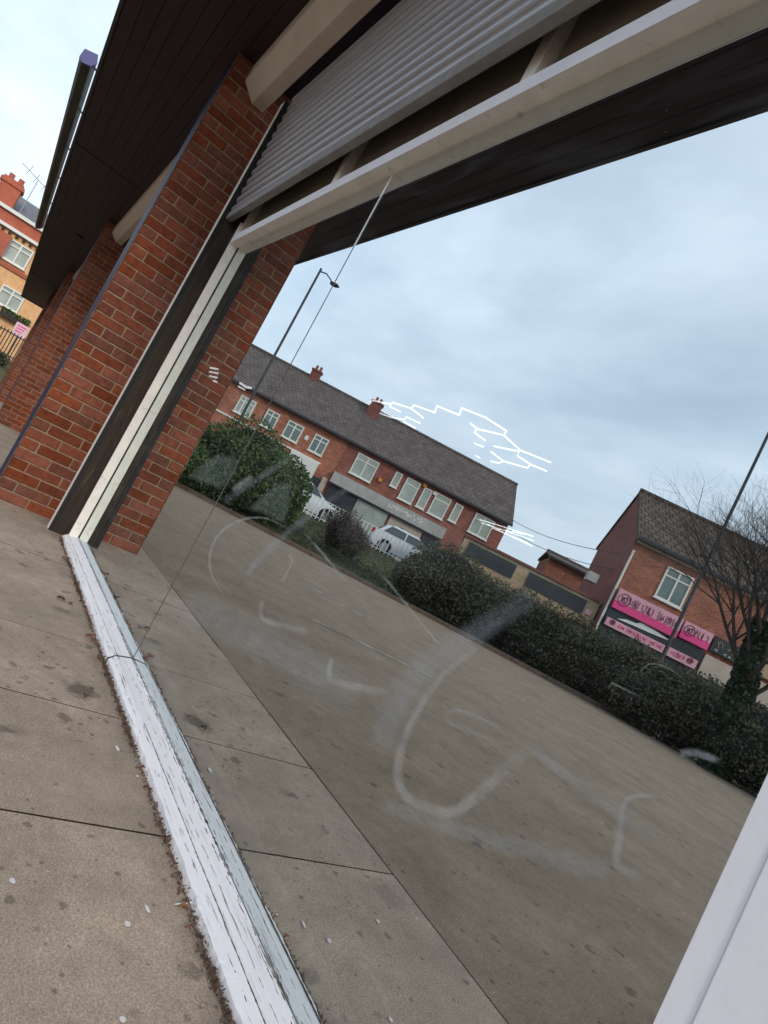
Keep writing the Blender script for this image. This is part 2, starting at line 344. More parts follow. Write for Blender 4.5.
# recessed fitting in the soffit
MB().cyl((-13.6, -0.72, ZC-0.01), (0, 0, 1), 0.07, 0.012, 16).build('soffit_vent', M['black'], can)
# sign light trough on brackets
tl = empty('sign_light', (-7.9, -1.45, 3.86), 'long dark sign light trough held off the canopy edge', 'light')
pr = [(-7.9, -1.40, 3.93), (-7.9, -1.425, 3.875), (-7.9, -1.485, 3.855), (-7.9, -1.51, 3.885), (-7.9, -1.505, 3.96), (-7.9, -1.42, 3.99)]
M['trough'] = mat('weathered_trough', (0.05, 0.05, 0.042), 0.5, 0.4, 5, dirt=((0.075, 0.085, 0.035), 4, 0.45, 0.6), stretch=(0.6, 2, 2))
pr = [(p_[0], -1.455+(p_[1]+1.455)*1.35, 3.92+(p_[2]-3.92)*1.2) for p_ in pr]
MB().prism(pr, (-9.5, 0, 0)).build('trough_body', M['trough'], tl)
M['lilac'] = mat('faded_blue_cap', (0.09, 0.09, 0.24), 0.5, 0.1, 8)
MB().prism([(p[0]+0.001, p[1]+(p[1]+1.45)*0.04, p[2]+(p[2]-3.92)*0.04) for p in pr], (0.05, 0, 0)).build('end_cap', M['lilac'], tl)
for x in (-7.95, -9.3, -10.9, -12.6, -14.6):
    MB().tube([(x, -Dc-0.02, 3.86), (x, -1.34, 3.90), (x, -1.43, 3.93)], 0.013, 6).build('bracket', M['steel'], tl)

# bays beyond: stall wall and shutter box between the piers
def shutter_box(x0, x1, label):
    pr = [(x0, -0.205, 3.258), (x0, -0.297, 3.258), (x0, -0.402, 3.35), (x0, -0.402, ZC-0.006), (x0, -0.205, ZC-0.006)]
    o = MB().prism(pr, (x1-x0, 0, 0)).build('shutter_box', M['cream'], bevel=0.006)
    return tag(o, label, 'shutter box', 'shutter boxes under the canopy')
shutter_box(XP+0.006, 2.0, 'cream angled roller shutter box above the large window')
shutter_box(-11.294, -5.30, 'cream shutter box in the bay behind the nearest brick pier')
shutter_box(-17.69, -11.66, 'cream shutter box in the bay behind the second brick pier')
M['stall'] = mat('grey_panel_wall', (0.2, 0.18, 0.17), 0.7, 0.2, 3)
for i, (xa, xb, lb) in enumerate(((-11.28, -5.30, 'dark panelled shop front in the bay behind nearest pier'), (-17.68, -11.66, 'dark panelled shop front behind the second pier'), (-24.08, -18.06, 'dark panelled shop front behind the third pier'), (0.36, 9.0, 'grey panelled shop front continued unseen right of the large window, added to block light'))):  # last panel is unseen, added to keep sun and sky off the piers
    tag(MB().box(xa, xb, -0.08, 0.05, 0, ZC-0.01).build('shop_front_panel', M['stall']), lb, 'shop front', 'closed shop fronts between the piers')

# roller shutter over the window
YSH = -0.115; XG = -4.56
sh = empty('roller_shutter', (-2.5, YSH, 2.33), 'grey slatted roller shutter rolled part way down above the window', 'shutter')
ps = 0.072
prof = []
for k in range(9):
    u = k/8; prof.append((-0.002-0.018*math.sin(math.pi*u)**0.7, u*(ps-0.011)))
sm = MB(); xl, xr = XG+0.012, 2.0
sm.prism([(xl, a, b) for a, b in prof]+[(xl, 0.004, ps-0.011), (xl, 0.004, 0)], (xr-xl, 0, 0))
smesh = sm.mesh('shutter_slat', M['shutter'])
z = 2.397
while z < 3.32:
    link('shutter_slat', smesh, sh, loc=(0, YSH, z)); z += ps
MB().box(xl, xr, YSH-0.022, YSH+0.02, 2.340, 2.395).build('bottom_bar', M['bar'], sh, bevel=0.006)
MB().box(xl, xr, YSH+0.005, YSH+0.008, 2.397, 3.32).build('slat_gap_shade', M['black'], sh)  # black sheet added behind the slats to paint the gaps dark
MB().box(XG-0.09, XG-0.012, -0.164, -0.1565, 0.0, 3.255).build('guide_rail', M['jamb'], sh, bevel=0.002)
MB().box(XG-0.0118, XG+0.0035, -0.163, -0.1555, 0.0, 3.255).build('guide_lip', M['black'], sh)
MB().box(XG-0.002, XG+0.0035, -0.155, -0.135, 0.0, 3.255).build('guide_channel', M['black'], sh)
zz = 2.40; dm = MB().box(0, 0.016, -0.02, 0.004, -0.012, 0.012).mesh('end_lock', M['black'])
zz = 2.43
while zz < 3.25: link('end_lock', dm, sh, loc=(XG+0.002, YSH-0.012, zz)); zz += ps

# the window
XL, XJ, XR, ZS, ZH = -4.43, -2.44, -0.315, 0.043, 2.195
win = empty('shop_window', (-2.4, 0, 0), 'very large shop window mirroring the car park, white peeling sill', 'window')
MB().box(XG-0.09, XG, -0.156, -0.02, 0.0, 3.255).build('reveal_panel', M['brownwood'], win, bevel=0.002)
MB().box(XG+0.0005, XL-0.014, -0.045, -0.02, 0.0, 3.255).build('reveal_panel', M['brownwood'], win)
MB().box(XL-0.0135, XL, -0.060, 0.03, 0.0, 2.35).build('jamb', M['jamb'], win, bevel=0.002)
MB().box(XL, XL+0.003, -0.005, 0.009, ZS, ZH).build('glazing_seal', M['black'], win)
MB().box(XR+0.004, XR+0.034, -0.0895, 0.03, 0.0, ZH+.02).build('glazing_bead', M['white'], win, bevel=0.0008)
MB().box(XR+0.0345, 0.35, -0.092, 0.03, 0.0, 2.35).build('jamb', M['white'], win, bevel=0.002)
MB().box(XL, XR+0.034, -0.056, 0.03, ZH, ZH+0.048).build('head', M['jamb'], win, bevel=0.001)
MB().box(XL, XR+0.034, -0.0605, -0.0565, ZH-0.001, ZH+0.054).build('drip_strip', M['white'], win, bevel=0.001)
# lights above the head
for xa, xb in ((XL, -3.02), (-2.96, -1.70), (-1.64, XR+0.03)):
    MB().box(xa+0.002, xb-0.002, 0.0, 0.02, ZH+0.05, 3.3).build('transom_panel', M['olive'], win)
for xm in (-2.99, -1.67):
    MB().box(xm-0.03, xm+0.03, -0.045, 0.03, ZH+0.05, 3.3).build('transom_post', M['jamb'], win, bevel=0.003)
MB().box(XL, XL+0.02, -0.045, 0.03, ZH+0.05, 3.3).build('transom_post', M['jamb'], win, bevel=0.003)
# ragged timber sill in two lengths, outer and inner boards
def sill_board(x0, x1, y0, y1, z0, z1, rag, name='sill_board'):
    mb = MB(); n = max(4, int((x1-x0)/0.010)); ny = 6
    off = 0.0
    for i in range(n+1):
        x = x0+(x1-x0)*i/n
        off = 0.75*off + random.uniform(-1, 1)*rag
        if rag and random.random() < 0.05: off -= random.choice((-1, 1))*rag*2.0
        off = max(-0.005, min(0.011, off))
        mb.v.append(Vector((x, y0+off*0.4, -0.01)))
        for j in range(ny+1):
            v = j/ny; y = (y0+off) if j == 0 else y0+0.004+(y1-y0-0.004)*v
            mb.v.append(Vector((x, y, z0+(z1-z0)*v+random.uniform(-1, 1)*0.00015-(0.002 if j == 0 else 0))))
        mb.v.append(Vector((x, y1, -0.01)))
    k = ny+3
    for i in range(n):
        for j in range(k-1): a = i*k+j; mb.f.append((a, a+1, a+k+1, a+k))
    return mb.build(name, M['sill'], win, fix=True)
for (xa, xb) in ((XL-0.03, XJ-0.006), (XJ+0.006, XR+0.03)):
    sill_board(xa, xb, -0.085, -0.0610, 0.021, 0.0385, 0.0017)
    sill_board(xa, xb, -0.0580, -0.002, 0.0385, 0.045, 0.0005)
def crack(x0, x1, y, z, r0, wob, gap):
    seg, run = [], []
    x = x0; yy = y
    while x < x1:
        yy = y+(yy-y)*0.9+random.uniform(-1, 1)*wob
        if random.random() < gap and len(run) > 3: seg.append(run); run = []; x += random.uniform(0.01, 0.05)
        run.append((x, yy, z)); x += 0.008
    if len(run) > 2: seg.append(run)
    mb = MB()
    for q_ in seg: mb.tube(q_, [r0*random.uniform(0.35, 1.5) for _ in q_], 4)
    mb.build('paint_crack', M['debris'], win, fix=False)
crack(-1.9, XR, -0.0597, 0.0384, 0.0013, 0.0003, 0.01); crack(XG+.05, XJ-.02, -0.0597, 0.0384, 0.0009, 0.0004, 0.08)
crack(XG+.05, XR, -0.0045, 0.0440, 0.0016, 0.0006, 0.05); crack(-2.3, XR, -0.010, 0.0436, 0.0011, 0.0012, 0.22)
crack(XG+.05, XR, -0.070, 0.0295, 0.0008, 0.0012, 0.25); crack(-2.4, XR, -0.035, 0.0409, 0.0006, 0.0010, 0.3)
MB().box(XJ-0.006, XJ+0.006, -0.085, -0.003, -0.01, 0.02).build('sill_joint', M['black'], win)

# glass
def glass_mat():
    m = bpy.data.materials.new('reflective_glass'); m.use_nodes = True; t = m.node_tree; t.nodes.clear(); K = t.links
    out = nd(t, 'ShaderNodeOutputMaterial'); tr = nd(t, 'ShaderNodeBsdfTransparent'); tr.inputs[0].default_value = (0.92, 0.96, 0.96, 1)
    gl = nd(t, 'ShaderNodeBsdfGlossy', Roughness=0.0); gl.inputs[0].default_value = (0.92, 0.985, 0.985, 1)
    fr = nd(t, 'ShaderNodeFresnel', IOR=1.52); mr = nd(t, 'ShaderNodeMapRange'); mr.inputs[1].default_value = 0.04; mr.inputs[2].default_value = 0.5; mr.inputs[3].default_value = 0.71; mr.inputs[4].default_value = 0.90; K.new(fr.outputs[0], mr.inputs[0])
    mx = nd(t, 'ShaderNodeMixShader'); K.new(mr.outputs[0], mx.inputs[0]); K.new(tr.outputs[0], mx.inputs[1]); K.new(gl.outputs[0], mx.inputs[2])
    df = nd(t, 'ShaderNodeBsdfDiffuse'); df.inputs[0].default_value = (0.7, 0.74, 0.75, 1)
    pos = nd(t, 'ShaderNodeNewGeometry').outputs['Position']
    mp = nd(t, 'ShaderNodeMapping'); mp.inputs['Rotation'].default_value = (0, 0.9, 0); mp.inputs['Scale'].default_value = (0.7, 1, 3.2); K.new(pos, mp.inputs[0])
    n = nd(t, 'ShaderNodeTexNoise', Scale=2.4, Detail=6, Roughness=0.62, Distortion=1.2); K.new(mp.outputs[0], n.inputs['Vector'])
    r = nd(t, 'ShaderNodeMapRange'); r.inputs[1].default_value = 0.48; r.inputs[2].default_value = 0.78; r.inputs[3].default_value = 0.006; r.inputs[4].default_value = 0.05; K.new(n.outputs[0], r.inputs[0])
    n2 = nd(t, 'ShaderNodeTexNoise', Scale=120, Detail=2); K.new(pos, n2.inputs['Vector'])
    r2 = nd(t, 'ShaderNodeMapRange'); r2.inputs[1].default_value = 0.735; r2.inputs[2].default_value = 0.76; r2.inputs[4].default_value = 0.35; K.new(n2.outputs[0], r2.inputs[0])
    ad = nd(t, 'ShaderNodeMath', operation='MAXIMUM'); K.new(r.outputs[0], ad.inputs[0]); K.new(r2.outputs[0], ad.inputs[1])
    m2 = nd(t, 'ShaderNodeMixShader'); K.new(ad.outputs[0], m2.inputs[0]); K.new(mx.outputs[0], m2.inputs[1]); K.new(df.outputs[0], m2.inputs[2])
    K.new(m2.outputs[0], out.inputs[0]); return m
def clear_mat(name, col):
    m = bpy.data.materials.new(name); m.use_nodes = True; t = m.node_tree; t.nodes.clear()
    out = nd(t, 'ShaderNodeOutputMaterial'); tr = nd(t, 'ShaderNodeBsdfTransparent'); tr.inputs[0].default_value = (*col, 1); t.links.new(tr.outputs[0], out.inputs[0]); return m
M['glass'] = glass_mat(); M['clear'] = clear_mat('clear_back_face', (0.97, 0.98, 0.98))
panes = []
for xa, xb in ((XL+0.002, XJ-0.003), (XJ+0.003, XR+0.003)):
    mb = MB().box(xa, xb, 0, 0.010, ZS-0.01, ZH+0.005); me = mb.mesh('glass_pane', M['glass']); me.materials.append(M['clear'])
    for p in me.polygons: p.material_index = 0 if p.normal.y < -0.5 else 1
    panes.append(link('glass_pane', me, win))
M['silicone'] = mat('grey_sealant', (0.10, 0.10, 0.095), 0.6, 0.4, 6)
MB().box(XJ-0.0027, XJ+0.0027, -0.001, 0.009, ZS, 1.86).build('glass_joint', M['silicone'], win)
MB().box(XJ-0.004, XJ+0.004, -0.002, 0.009, 1.86, ZH).build('glass_joint', M['int_grey'], win)
# pale residue and smears left on the outside of the glass
def film(name, col, fac):
    m = bpy.data.materials.new(name); m.use_nodes = True; t = m.node_tree; t.nodes.clear(); K = t.links
    out = nd(t, 'ShaderNodeOutputMaterial'); tr = nd(t, 'ShaderNodeBsdfTransparent'); df = nd(t, 'ShaderNodeBsdfDiffuse'); df.inputs[0].default_value = (*col, 1)
    pos = nd(t, 'ShaderNodeNewGeometry').outputs['Position']; n = nd(t, 'ShaderNodeTexNoise', Scale=14, Detail=8, Roughness=0.75); K.new(pos, n.inputs['Vector'])
    r = nd(t, 'ShaderNodeMapRange'); r.inputs[1].default_value = 0.3; r.inputs[2].default_value = 0.7; r.inputs[3].default_value = fac*0.1; r.inputs[4].default_value = fac*1.7; K.new(n.outputs[0], r.inputs[0])
    at = nd(t, 'ShaderNodeAttribute', attribute_name='fade'); ml = nd(t, 'ShaderNodeMath', operation='MULTIPLY'); K.new(r.outputs[0], ml.inputs[0]); K.new(at.outputs['Fac'], ml.inputs[1])
    mx = nd(t, 'ShaderNodeMixShader'); K.new(ml.outputs[0], mx.inputs[0]); K.new(tr.outputs[0], mx.inputs[1]); K.new(df.outputs[0], mx.inputs[2]); K.new(mx.outputs[0], out.inputs[0]); return m
M['film'] = film('pale_residue', (0.80, 0.78, 0.74), 0.17); M['film2'] = film('faint_residue', (0.72, 0.78, 0.86), 0.085); M['film3'] = film('green_grey_smear', (0.55, 0.66, 0.60), 0.095)
M['film4'] = film('white_scuff', (0.8, 0.8, 0.8), 0.26)
mk = [0]
def smooth_path(pts, n=8):
    P = [pts[0]]+list(pts)+[pts[-1]]; out = []
    for i in range(1, len(P)-2):
        for k in range(n):
            t = k/n; q = []
            for c in (0, 1):
                p0, p1, p2, p3 = P[i-1][c], P[i][c], P[i+1][c], P[i+2][c]
                q.append(0.5*((2*p1)+(-p0+p2)*t+(2*p0-5*p1+4*p2-p3)*t*t+(-p0+3*p1-3*p2+p3)*t**3))
            out.append(tuple(q))
    out.append(pts[-1]); return out
def mark(pts, wpx, m='film', sm=True, taper=False):
    mk[0] += 1; y = -0.001-0.00025*mk[0]
    if sm: pts = smooth_path(pts)
    mb = MB(); n = len(pts); fade = []
    for i, p in enumerate(pts):
        a = pts[max(i-1, 0)]; b = pts[min(i+1, n-1)]; dx_, dy_ = b[0]-a[0], b[1]-a[1]; l = math.hypot(dx_, dy_) or 1
        wv = wpx if not isinstance(wpx, tuple) else wpx[0]+(wpx[1]-wpx[0])*i/(n-1)
        if taper: wv *= max(0.15, math.sin(math.pi*(0.08+0.84*i/(n-1))))
        nx, ny = -dy_/l*wv/2, dx_/l*wv/2; ef = min(1, 0.15+min(i, n-1-i)/max(1, n*0.12))
        for kf, fv in ((1.3, 0), (0.4, 1), (-0.4, 1), (-1.3, 0)):
            mb.v.append(ony(p[0]+nx*kf, p[1]+ny*kf, y)); fade.append(fv*ef)
    for i in range(n-1):
        for k in range(3): mb.f.append((4*i+k, 4*i+k+1, 4*i+k+5, 4*i+k+4))
    o = mb.build('residue_mark', M[m], panes[1]); at = o.data.attributes.new('fade', 'FLOAT', 'POINT'); at.data.foreach_set('value', fade)
def region(pts, m):
    mk[0] += 1; y = -0.001-0.00025*mk[0]; n = len(pts); cx = sum(p[0] for p in pts)/n; cy_ = sum(p[1] for p in pts)/n
    mb = MB(); mb.v = [ony(a, b, y) for a, b in pts]+[ony(cx+(a-cx)*0.75, cy_+(b-cy_)*0.75, y) for a, b in pts]
    mb.f = [(i, (i+1) % n, n+(i+1) % n, n+i) for i in range(n)]+[tuple(range(n, 2*n))]
    o = mb.build('smear', M[m], panes[1]); at = o.data.attributes.new('fade', 'FLOAT', 'POINT'); at.data.foreach_set('value', [0.0]*n+[1.0]*n)
C4 = lambda l: [(180+a/2.844, 480+b/2.844) for a, b in l]
C5 = lambda l: [(380+a/2.743, 560+b/2.743) for a, b in l]
C4b = lambda l: [(180+a/3.49, 340+b/3.49) for a, b in l]
mark(C4([(305, 138), (240, 108), (170, 115), (110, 155), (85, 215), (92, 275), (125, 325)]), 3.2, 'film', taper=True)
mark(C4([(236, 340), (230, 385), (260, 405), (370, 433)]), (3, 8), 'film')
mark(C4([(432, 505), (424, 552), (450, 575), (597, 607)]), (4, 9), 'film')
mark(C5([(420, 100), (300, 175), (180, 255), (90, 330), (35, 420), (10, 520)]), (20, 36), 'film2')
mark(C5([(270, 240), (160, 330), (80, 460), (48, 570), (65, 640), (130, 680), (205, 690), (290, 625), (410, 515)]), (6, 14), 'film')
mark(C5([(412, 515), (470, 560), (590, 650), (760, 770)]), (8, 12), 'film2')
mark(C5([(770, 648), (700, 648), (668, 672), (657, 760), (652, 840), (735, 872)]), (4, 11), 'film')
mark(C5([(330, 460), (230, 415), (185, 420), (195, 450), (310, 495)]), 4, 'film2')
mark(C5([(0, 670), (210, 740), (420, 800), (640, 860)]), (14, 22), 'film2')
mark(C4([(310, 210), (318, 235), (290, 288)]), 3, 'film')
mark(C4([(355, 152), (410, 215), (468, 285)]), 2.2, 'film')
mark(C4([(575, 270), (660, 375), (738, 470)]), 2.2, 'film')
mark(C4([(180, 275), (280, 170), (420, 60), (500, 10)]), (8, 5), 'film2')
region(C4b([(225, 592), (300, 525), (350, 495), (392, 490), (385, 560), (365, 645), (290, 610)]), 'film3')
region(C4b([(20, 480), (90, 410), (150, 395), (205, 410), (190, 470), (140, 520), (70, 500)]), 'film3')
mark(C4b([(150, 565), (260, 490), (390, 405)]), (7, 4), 'film2'); mark(C4b([(180, 525), (250, 475)]), 5, 'film')
mark([(607, 690), (612, 683), (640, 697)], 2.5, 'film', sm=False); mark([(617, 686), (609, 702)], 2.5, 'film', sm=False); mark([(630, 692), (624, 704)], 2.5, 'film', sm=False)
mark([(680, 754), (693, 752), (716, 760)], (8, 7), 'film4')
mark([(640, 672), (650, 664), (668, 668), (690, 685)], 1.6, 'film', taper=True)
mark([(180, 600), (260, 640), (360, 700)], (30, 40), 'film2')

# ------------------------------------------------------------------ the dark room behind the glass
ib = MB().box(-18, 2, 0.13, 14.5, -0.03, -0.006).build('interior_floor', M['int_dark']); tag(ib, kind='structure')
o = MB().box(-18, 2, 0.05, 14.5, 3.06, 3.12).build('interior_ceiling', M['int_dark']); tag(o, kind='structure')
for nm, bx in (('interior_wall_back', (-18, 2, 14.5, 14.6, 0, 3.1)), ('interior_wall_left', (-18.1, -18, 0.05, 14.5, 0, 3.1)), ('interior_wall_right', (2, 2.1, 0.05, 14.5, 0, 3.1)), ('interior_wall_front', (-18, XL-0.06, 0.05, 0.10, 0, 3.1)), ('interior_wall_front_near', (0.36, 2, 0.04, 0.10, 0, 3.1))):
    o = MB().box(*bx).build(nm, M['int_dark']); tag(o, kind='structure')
o = MB().box(XL, XR, 0.012, 0.150, 0.0, 0.038).build('window_board', M['int_grey'], win, bevel=0.003)
M['cable'] = mat('pale_cable', (0.85, 0.83, 0.79), 0.6, 0.1, 10)
cpts = smooth_path([(232, 778), (242, 798), (255, 825), (268, 868), (288, 908), (320, 940), (350, 957), (372, 975), (386, 1005), (392, 1040)])
tag(MB().tube([onz(a, b, 0.006) for a, b in cpts], 0.006, 6).build('cable', M['cable'], smooth=True), 'thin pale cable curling on the floor just inside the window', 'cable')
# linked LED tubes on the ceiling
K1 = lambda l: [(350+a/3.657, 390+b/3.657) for a, b in l]
led_sets = [
 ('honeycomb of lit white LED tubes on the ceiling inside', [
  [(75, 48), (80, 38), (150, 52)], [(145, 60), (155, 45), (225, 68), (232, 55), (310, 82), (318, 58), (400, 92), (408, 66), (495, 100), (572, 150), (562, 165)],
  [(145, 60), (185, 80)], [(225, 68), (268, 102)], [(110, 85), (150, 100), (200, 108), (205, 98), (258, 122)], [(195, 115), (240, 140)],
  [(440, 122), (465, 142), (562, 165), (622, 220), (735, 265)], [(465, 142), (455, 155), (495, 185)], [(455, 195), (488, 208)],
  [(525, 205), (620, 225), (612, 240), (660, 272), (720, 297)], [(660, 272), (650, 285), (560, 260), (515, 225)], [(560, 260), (545, 268), (515, 260)], [(460, 240), (475, 248)]]),
 ('rows of lit LED tubes in the deep back of the room, at the terrace end', [
  [(475, 474), (560, 500), (670, 535)], [(480, 486), (590, 522), (672, 552)], [(505, 492), (600, 540), (668, 572)], [(540, 508), (640, 528)], [(520, 505), (655, 562)]])]
for lb, segs in led_sets:
    pts0 = K1(segs[0]); b0 = onz(*pts0[0], 3.03)
    E = empty('led_light', b0, lb, 'ceiling light', 'LED tube lights inside the shop')
    for sg in segs:
        q = [onz(a, b, 3.03) for a, b in K1(sg)]
        MB().tube(q, 0.012, 6).build('led_tube', M['led'], E)
E = empty('led_light', onz(212, 377, 3.03), 'small stack of lit LED tubes showing over the reflected brick pier', 'ceiling light', 'LED tube lights inside the shop')
C9 = lambda a, b: (90+a/3.012, 220+b/3.012)
for (a, b, c, d) in ((362, 445, 385, 449), (360, 457, 385, 462), (360, 470, 383, 475), (362, 482, 383, 488), (364, 493, 383, 499)):
    MB().tube([onz(*C9(a, b), 3.03), onz(*C9(c, d), 3.03)], 0.02, 6).build('led_tube', M['led'], E)
E = empty('led_light', onz(244, 387, 3.03), 'single bright light inside, seen over the terrace roof edge', 'ceiling light', 'LED tube lights inside the shop')
MB().tube([onz(240, 383, 3.03), onz(246, 387, 3.03), onz(251, 388, 3.03)], 0.03, 6).build('led_tube', M['led'], E)
MB().tube([onz(238, 386, 3.03), onz(245, 390, 3.03)], 0.02, 6).build('led_tube', M['led'], E)


# ------------------------------------------------------------------ the street the glass mirrors
CM = Vector((CAM.x, -CAM.y, CAM.z))
def rhit(px, py, P, n):                                     # where a mirrored pixel's line meets the plane (P, n)
    d = mir(ray(px, py)); return CM + d*((P-CM).dot(n)/d.dot(n))
M['tbrick'] = mat('orange_red_brick', (0.34, 0.115, 0.065), 0.9, 0.3, 3.0, dirt=((0.17, 0.07, 0.05), 16, 0.45, 0.68))
M['tbrick2'] = mat('dark_red_brick', (0.21, 0.068, 0.05), 0.9, 0.3, 3.0, dirt=((0.11, 0.045, 0.04), 16, 0.45, 0.68))
M['gbrick'] = mat('purple_brown_brick', (0.22, 0.085, 0.07), 0.9, 0.25, 3.0)
M['tan'] = mat('tan_brick', (0.44, 0.30, 0.18), 0.9, 0.2, 4.0)
M['tile'] = mat('grey_roof_tile', (0.115, 0.098, 0.094), 0.85, 0.35, 7, dirt=((0.19, 0.16, 0.14), 16, 0.52, 0.72))
M['tile2'] = mat('brown_roof_tile', (0.13, 0.095, 0.075), 0.85, 0.35, 7.0, dirt=((0.065, 0.05, 0.045), 14, 0.45, 0.65))
M['upvc'] = mat('white_window_frame', (0.74, 0.72, 0.66), 0.5, 0.05, 5)
M['curtain'] = mat('net_curtain_glass', (0.36, 0.39, 0.33), 0.2, 0.25, 1.3, spec=0.6)
M['greenglass'] = mat('window_glass', (0.13, 0.17, 0.155), 0.12, 0.3, 1.1, spec=0.7)
M['pinkish'] = mat('pale_render', (0.50, 0.40, 0.33), 0.8, 0.1, 2)
M['fascia'] = mat('grey_shop_fascia', (0.40, 0.39, 0.35), 0.6, 0.2, 1.5)
M['letter_glint'] = mat('white_lettering_and_glint', (0.75, 0.74, 0.70), 0.5, 0.1, 5)
M['dpanel'] = mat('dark_panel', (0.035, 0.038, 0.045), 0.4, 0.2, 2)
M['carwhite'] = mat('white_car_paint', (0.72, 0.73, 0.74), 0.25, 0.04, 2, spec=0.5)
M['carglass'] = mat('car_glass', (0.05, 0.07, 0.075), 0.08, 0.1, 2, spec=0.7)
M['tail'] = mat('red_lamp', (0.45, 0.02, 0.02), 0.3, 0.1, 5)
M['rim'] = mat('alloy_rim', (0.45, 0.45, 0.46), 0.35, 0.1, 8, metal=0.6)
M['pink'] = mat('pale_pink_sign', (0.70, 0.36, 0.42), 0.5, 0.12, 2)
M['pink2'] = mat('bright_pink_sign', (0.78, 0.07, 0.25), 0.5, 0.12, 2)
M['pinkink'] = mat('dark_pink_lettering', (0.22, 0.03, 0.08), 0.6, 0.2, 5)
M['gold'] = mat('gold_lettering', (0.5, 0.34, 0.1), 0.5, 0.2, 5)
M['bark'] = mat('grey_bark', (0.06, 0.045, 0.036), 0.9, 0.3, 6)
M['galv'] = mat('grey_railing', (0.10, 0.105, 0.11), 0.5, 0.1, 5)
M['orange'] = mat('orange_alarm', (0.7, 0.25, 0.03), 0.5, 0.1, 5)

def coursed(name, r, c1, c2, cm, bw, bh, mort, zs=1.0, bump=0.4):
    m = bpy.data.materials.new(name); m.use_nodes = True; t = m.node_tree; t.nodes.clear(); K = t.links
    out = nd(t, 'ShaderNodeOutputMaterial'); b = nd(t, 'ShaderNodeBsdfPrincipled', Roughness=0.88); b.inputs['Specular IOR Level'].default_value = 0.2; K.new(b.outputs[0], out.inputs[0])
    pos = nd(t, 'ShaderNodeNewGeometry').outputs['Position']
    dt = nd(t, 'ShaderNodeVectorMath', operation='DOT_PRODUCT'); dt.inputs[1].default_value = (r.x, r.y, 0); K.new(pos, dt.inputs[0])
    sp = nd(t, 'ShaderNodeSeparateXYZ'); K.new(pos, sp.inputs[0]); zz_ = nd(t, 'ShaderNodeMath', operation='MULTIPLY'); zz_.inputs[1].default_value = zs; K.new(sp.outputs[2], zz_.inputs[0])
    cb = nd(t, 'ShaderNodeCombineXYZ'); K.new(dt.outputs['Value'], cb.inputs[0]); K.new(zz_.outputs[0], cb.inputs[1])
    br = nd(t, 'ShaderNodeTexBrick', Scale=1.0); br.inputs['Color1'].default_value = (*c1, 1); br.inputs['Color2'].default_value = (*c2, 1); br.inputs['Mortar'].default_value = (*cm, 1)
    br.inputs['Mortar Size'].default_value = mort; br.inputs['Brick Width'].default_value = bw; br.inputs['Row Height'].default_value = bh; br.inputs['Mortar Smooth'].default_value = 0.3; K.new(cb.outputs[0], br.inputs['Vector'])
    n = nd(t, 'ShaderNodeTexNoise', Scale=1.6, Detail=8, Roughness=0.7); K.new(pos, n.inputs['Vector']); mr = nd(t, 'ShaderNodeMapRange'); mr.inputs[1].default_value = 0.3; mr.inputs[2].default_value = 0.7; mr.inputs[3].default_value = 0.68; mr.inputs[4].default_value = 1.3; K.new(n.outputs[0], mr.inputs[0])
    sc = nd(t, 'ShaderNodeVectorMath', operation='SCALE'); K.new(br.outputs['Color'], sc.inputs[0]); K.new(mr.outputs[0], sc.inputs['Scale']); K.new(sc.outputs[0], b.inputs['Base Color'])
    bp = nd(t, 'ShaderNodeBump', Strength=bump, Distance=0.02, invert=True); K.new(br.outputs['Fac'], bp.inputs['Height']); K.new(bp.outputs[0], b.inputs['Normal']); return m
_t = Vector((math.sin(math.radians(30)), -math.cos(math.radians(30)), 0))
M['tbrick_t'] = coursed('terrace_orange_brick', _t, (0.48, 0.155, 0.085), (0.32, 0.09, 0.05), (0.36, 0.23, 0.17), 0.225, 0.075, 0.010)
M['tbrick2_t'] = coursed('terrace_dark_brick', _t, (0.33, 0.095, 0.065), (0.22, 0.06, 0.046), (0.27, 0.17, 0.135), 0.225, 0.075, 0.010)
M['tile_t'] = coursed('terrace_roof_tile', _t, (0.165, 0.128, 0.115), (0.115, 0.09, 0.082), (0.06, 0.048, 0.044), 0.27, 0.28, 0.022, 1.6)
M['tbrick_h'] = coursed('corner_house_brick', R40, (0.40, 0.125, 0.07), (0.27, 0.08, 0.05), (0.33, 0.22, 0.17), 0.225, 0.075, 0.010)
M['tile_h'] = coursed('corner_house_tile', R40, (0.155, 0.112, 0.09), (0.10, 0.075, 0.06), (0.045, 0.036, 0.03), 0.3, 0.3, 0.035, 1.6)
M['tan_h'] = coursed('tan_brick_courses', R40, (0.50, 0.35, 0.21), (0.38, 0.26, 0.155), (0.45, 0.36, 0.26), 0.225, 0.075, 0.010)
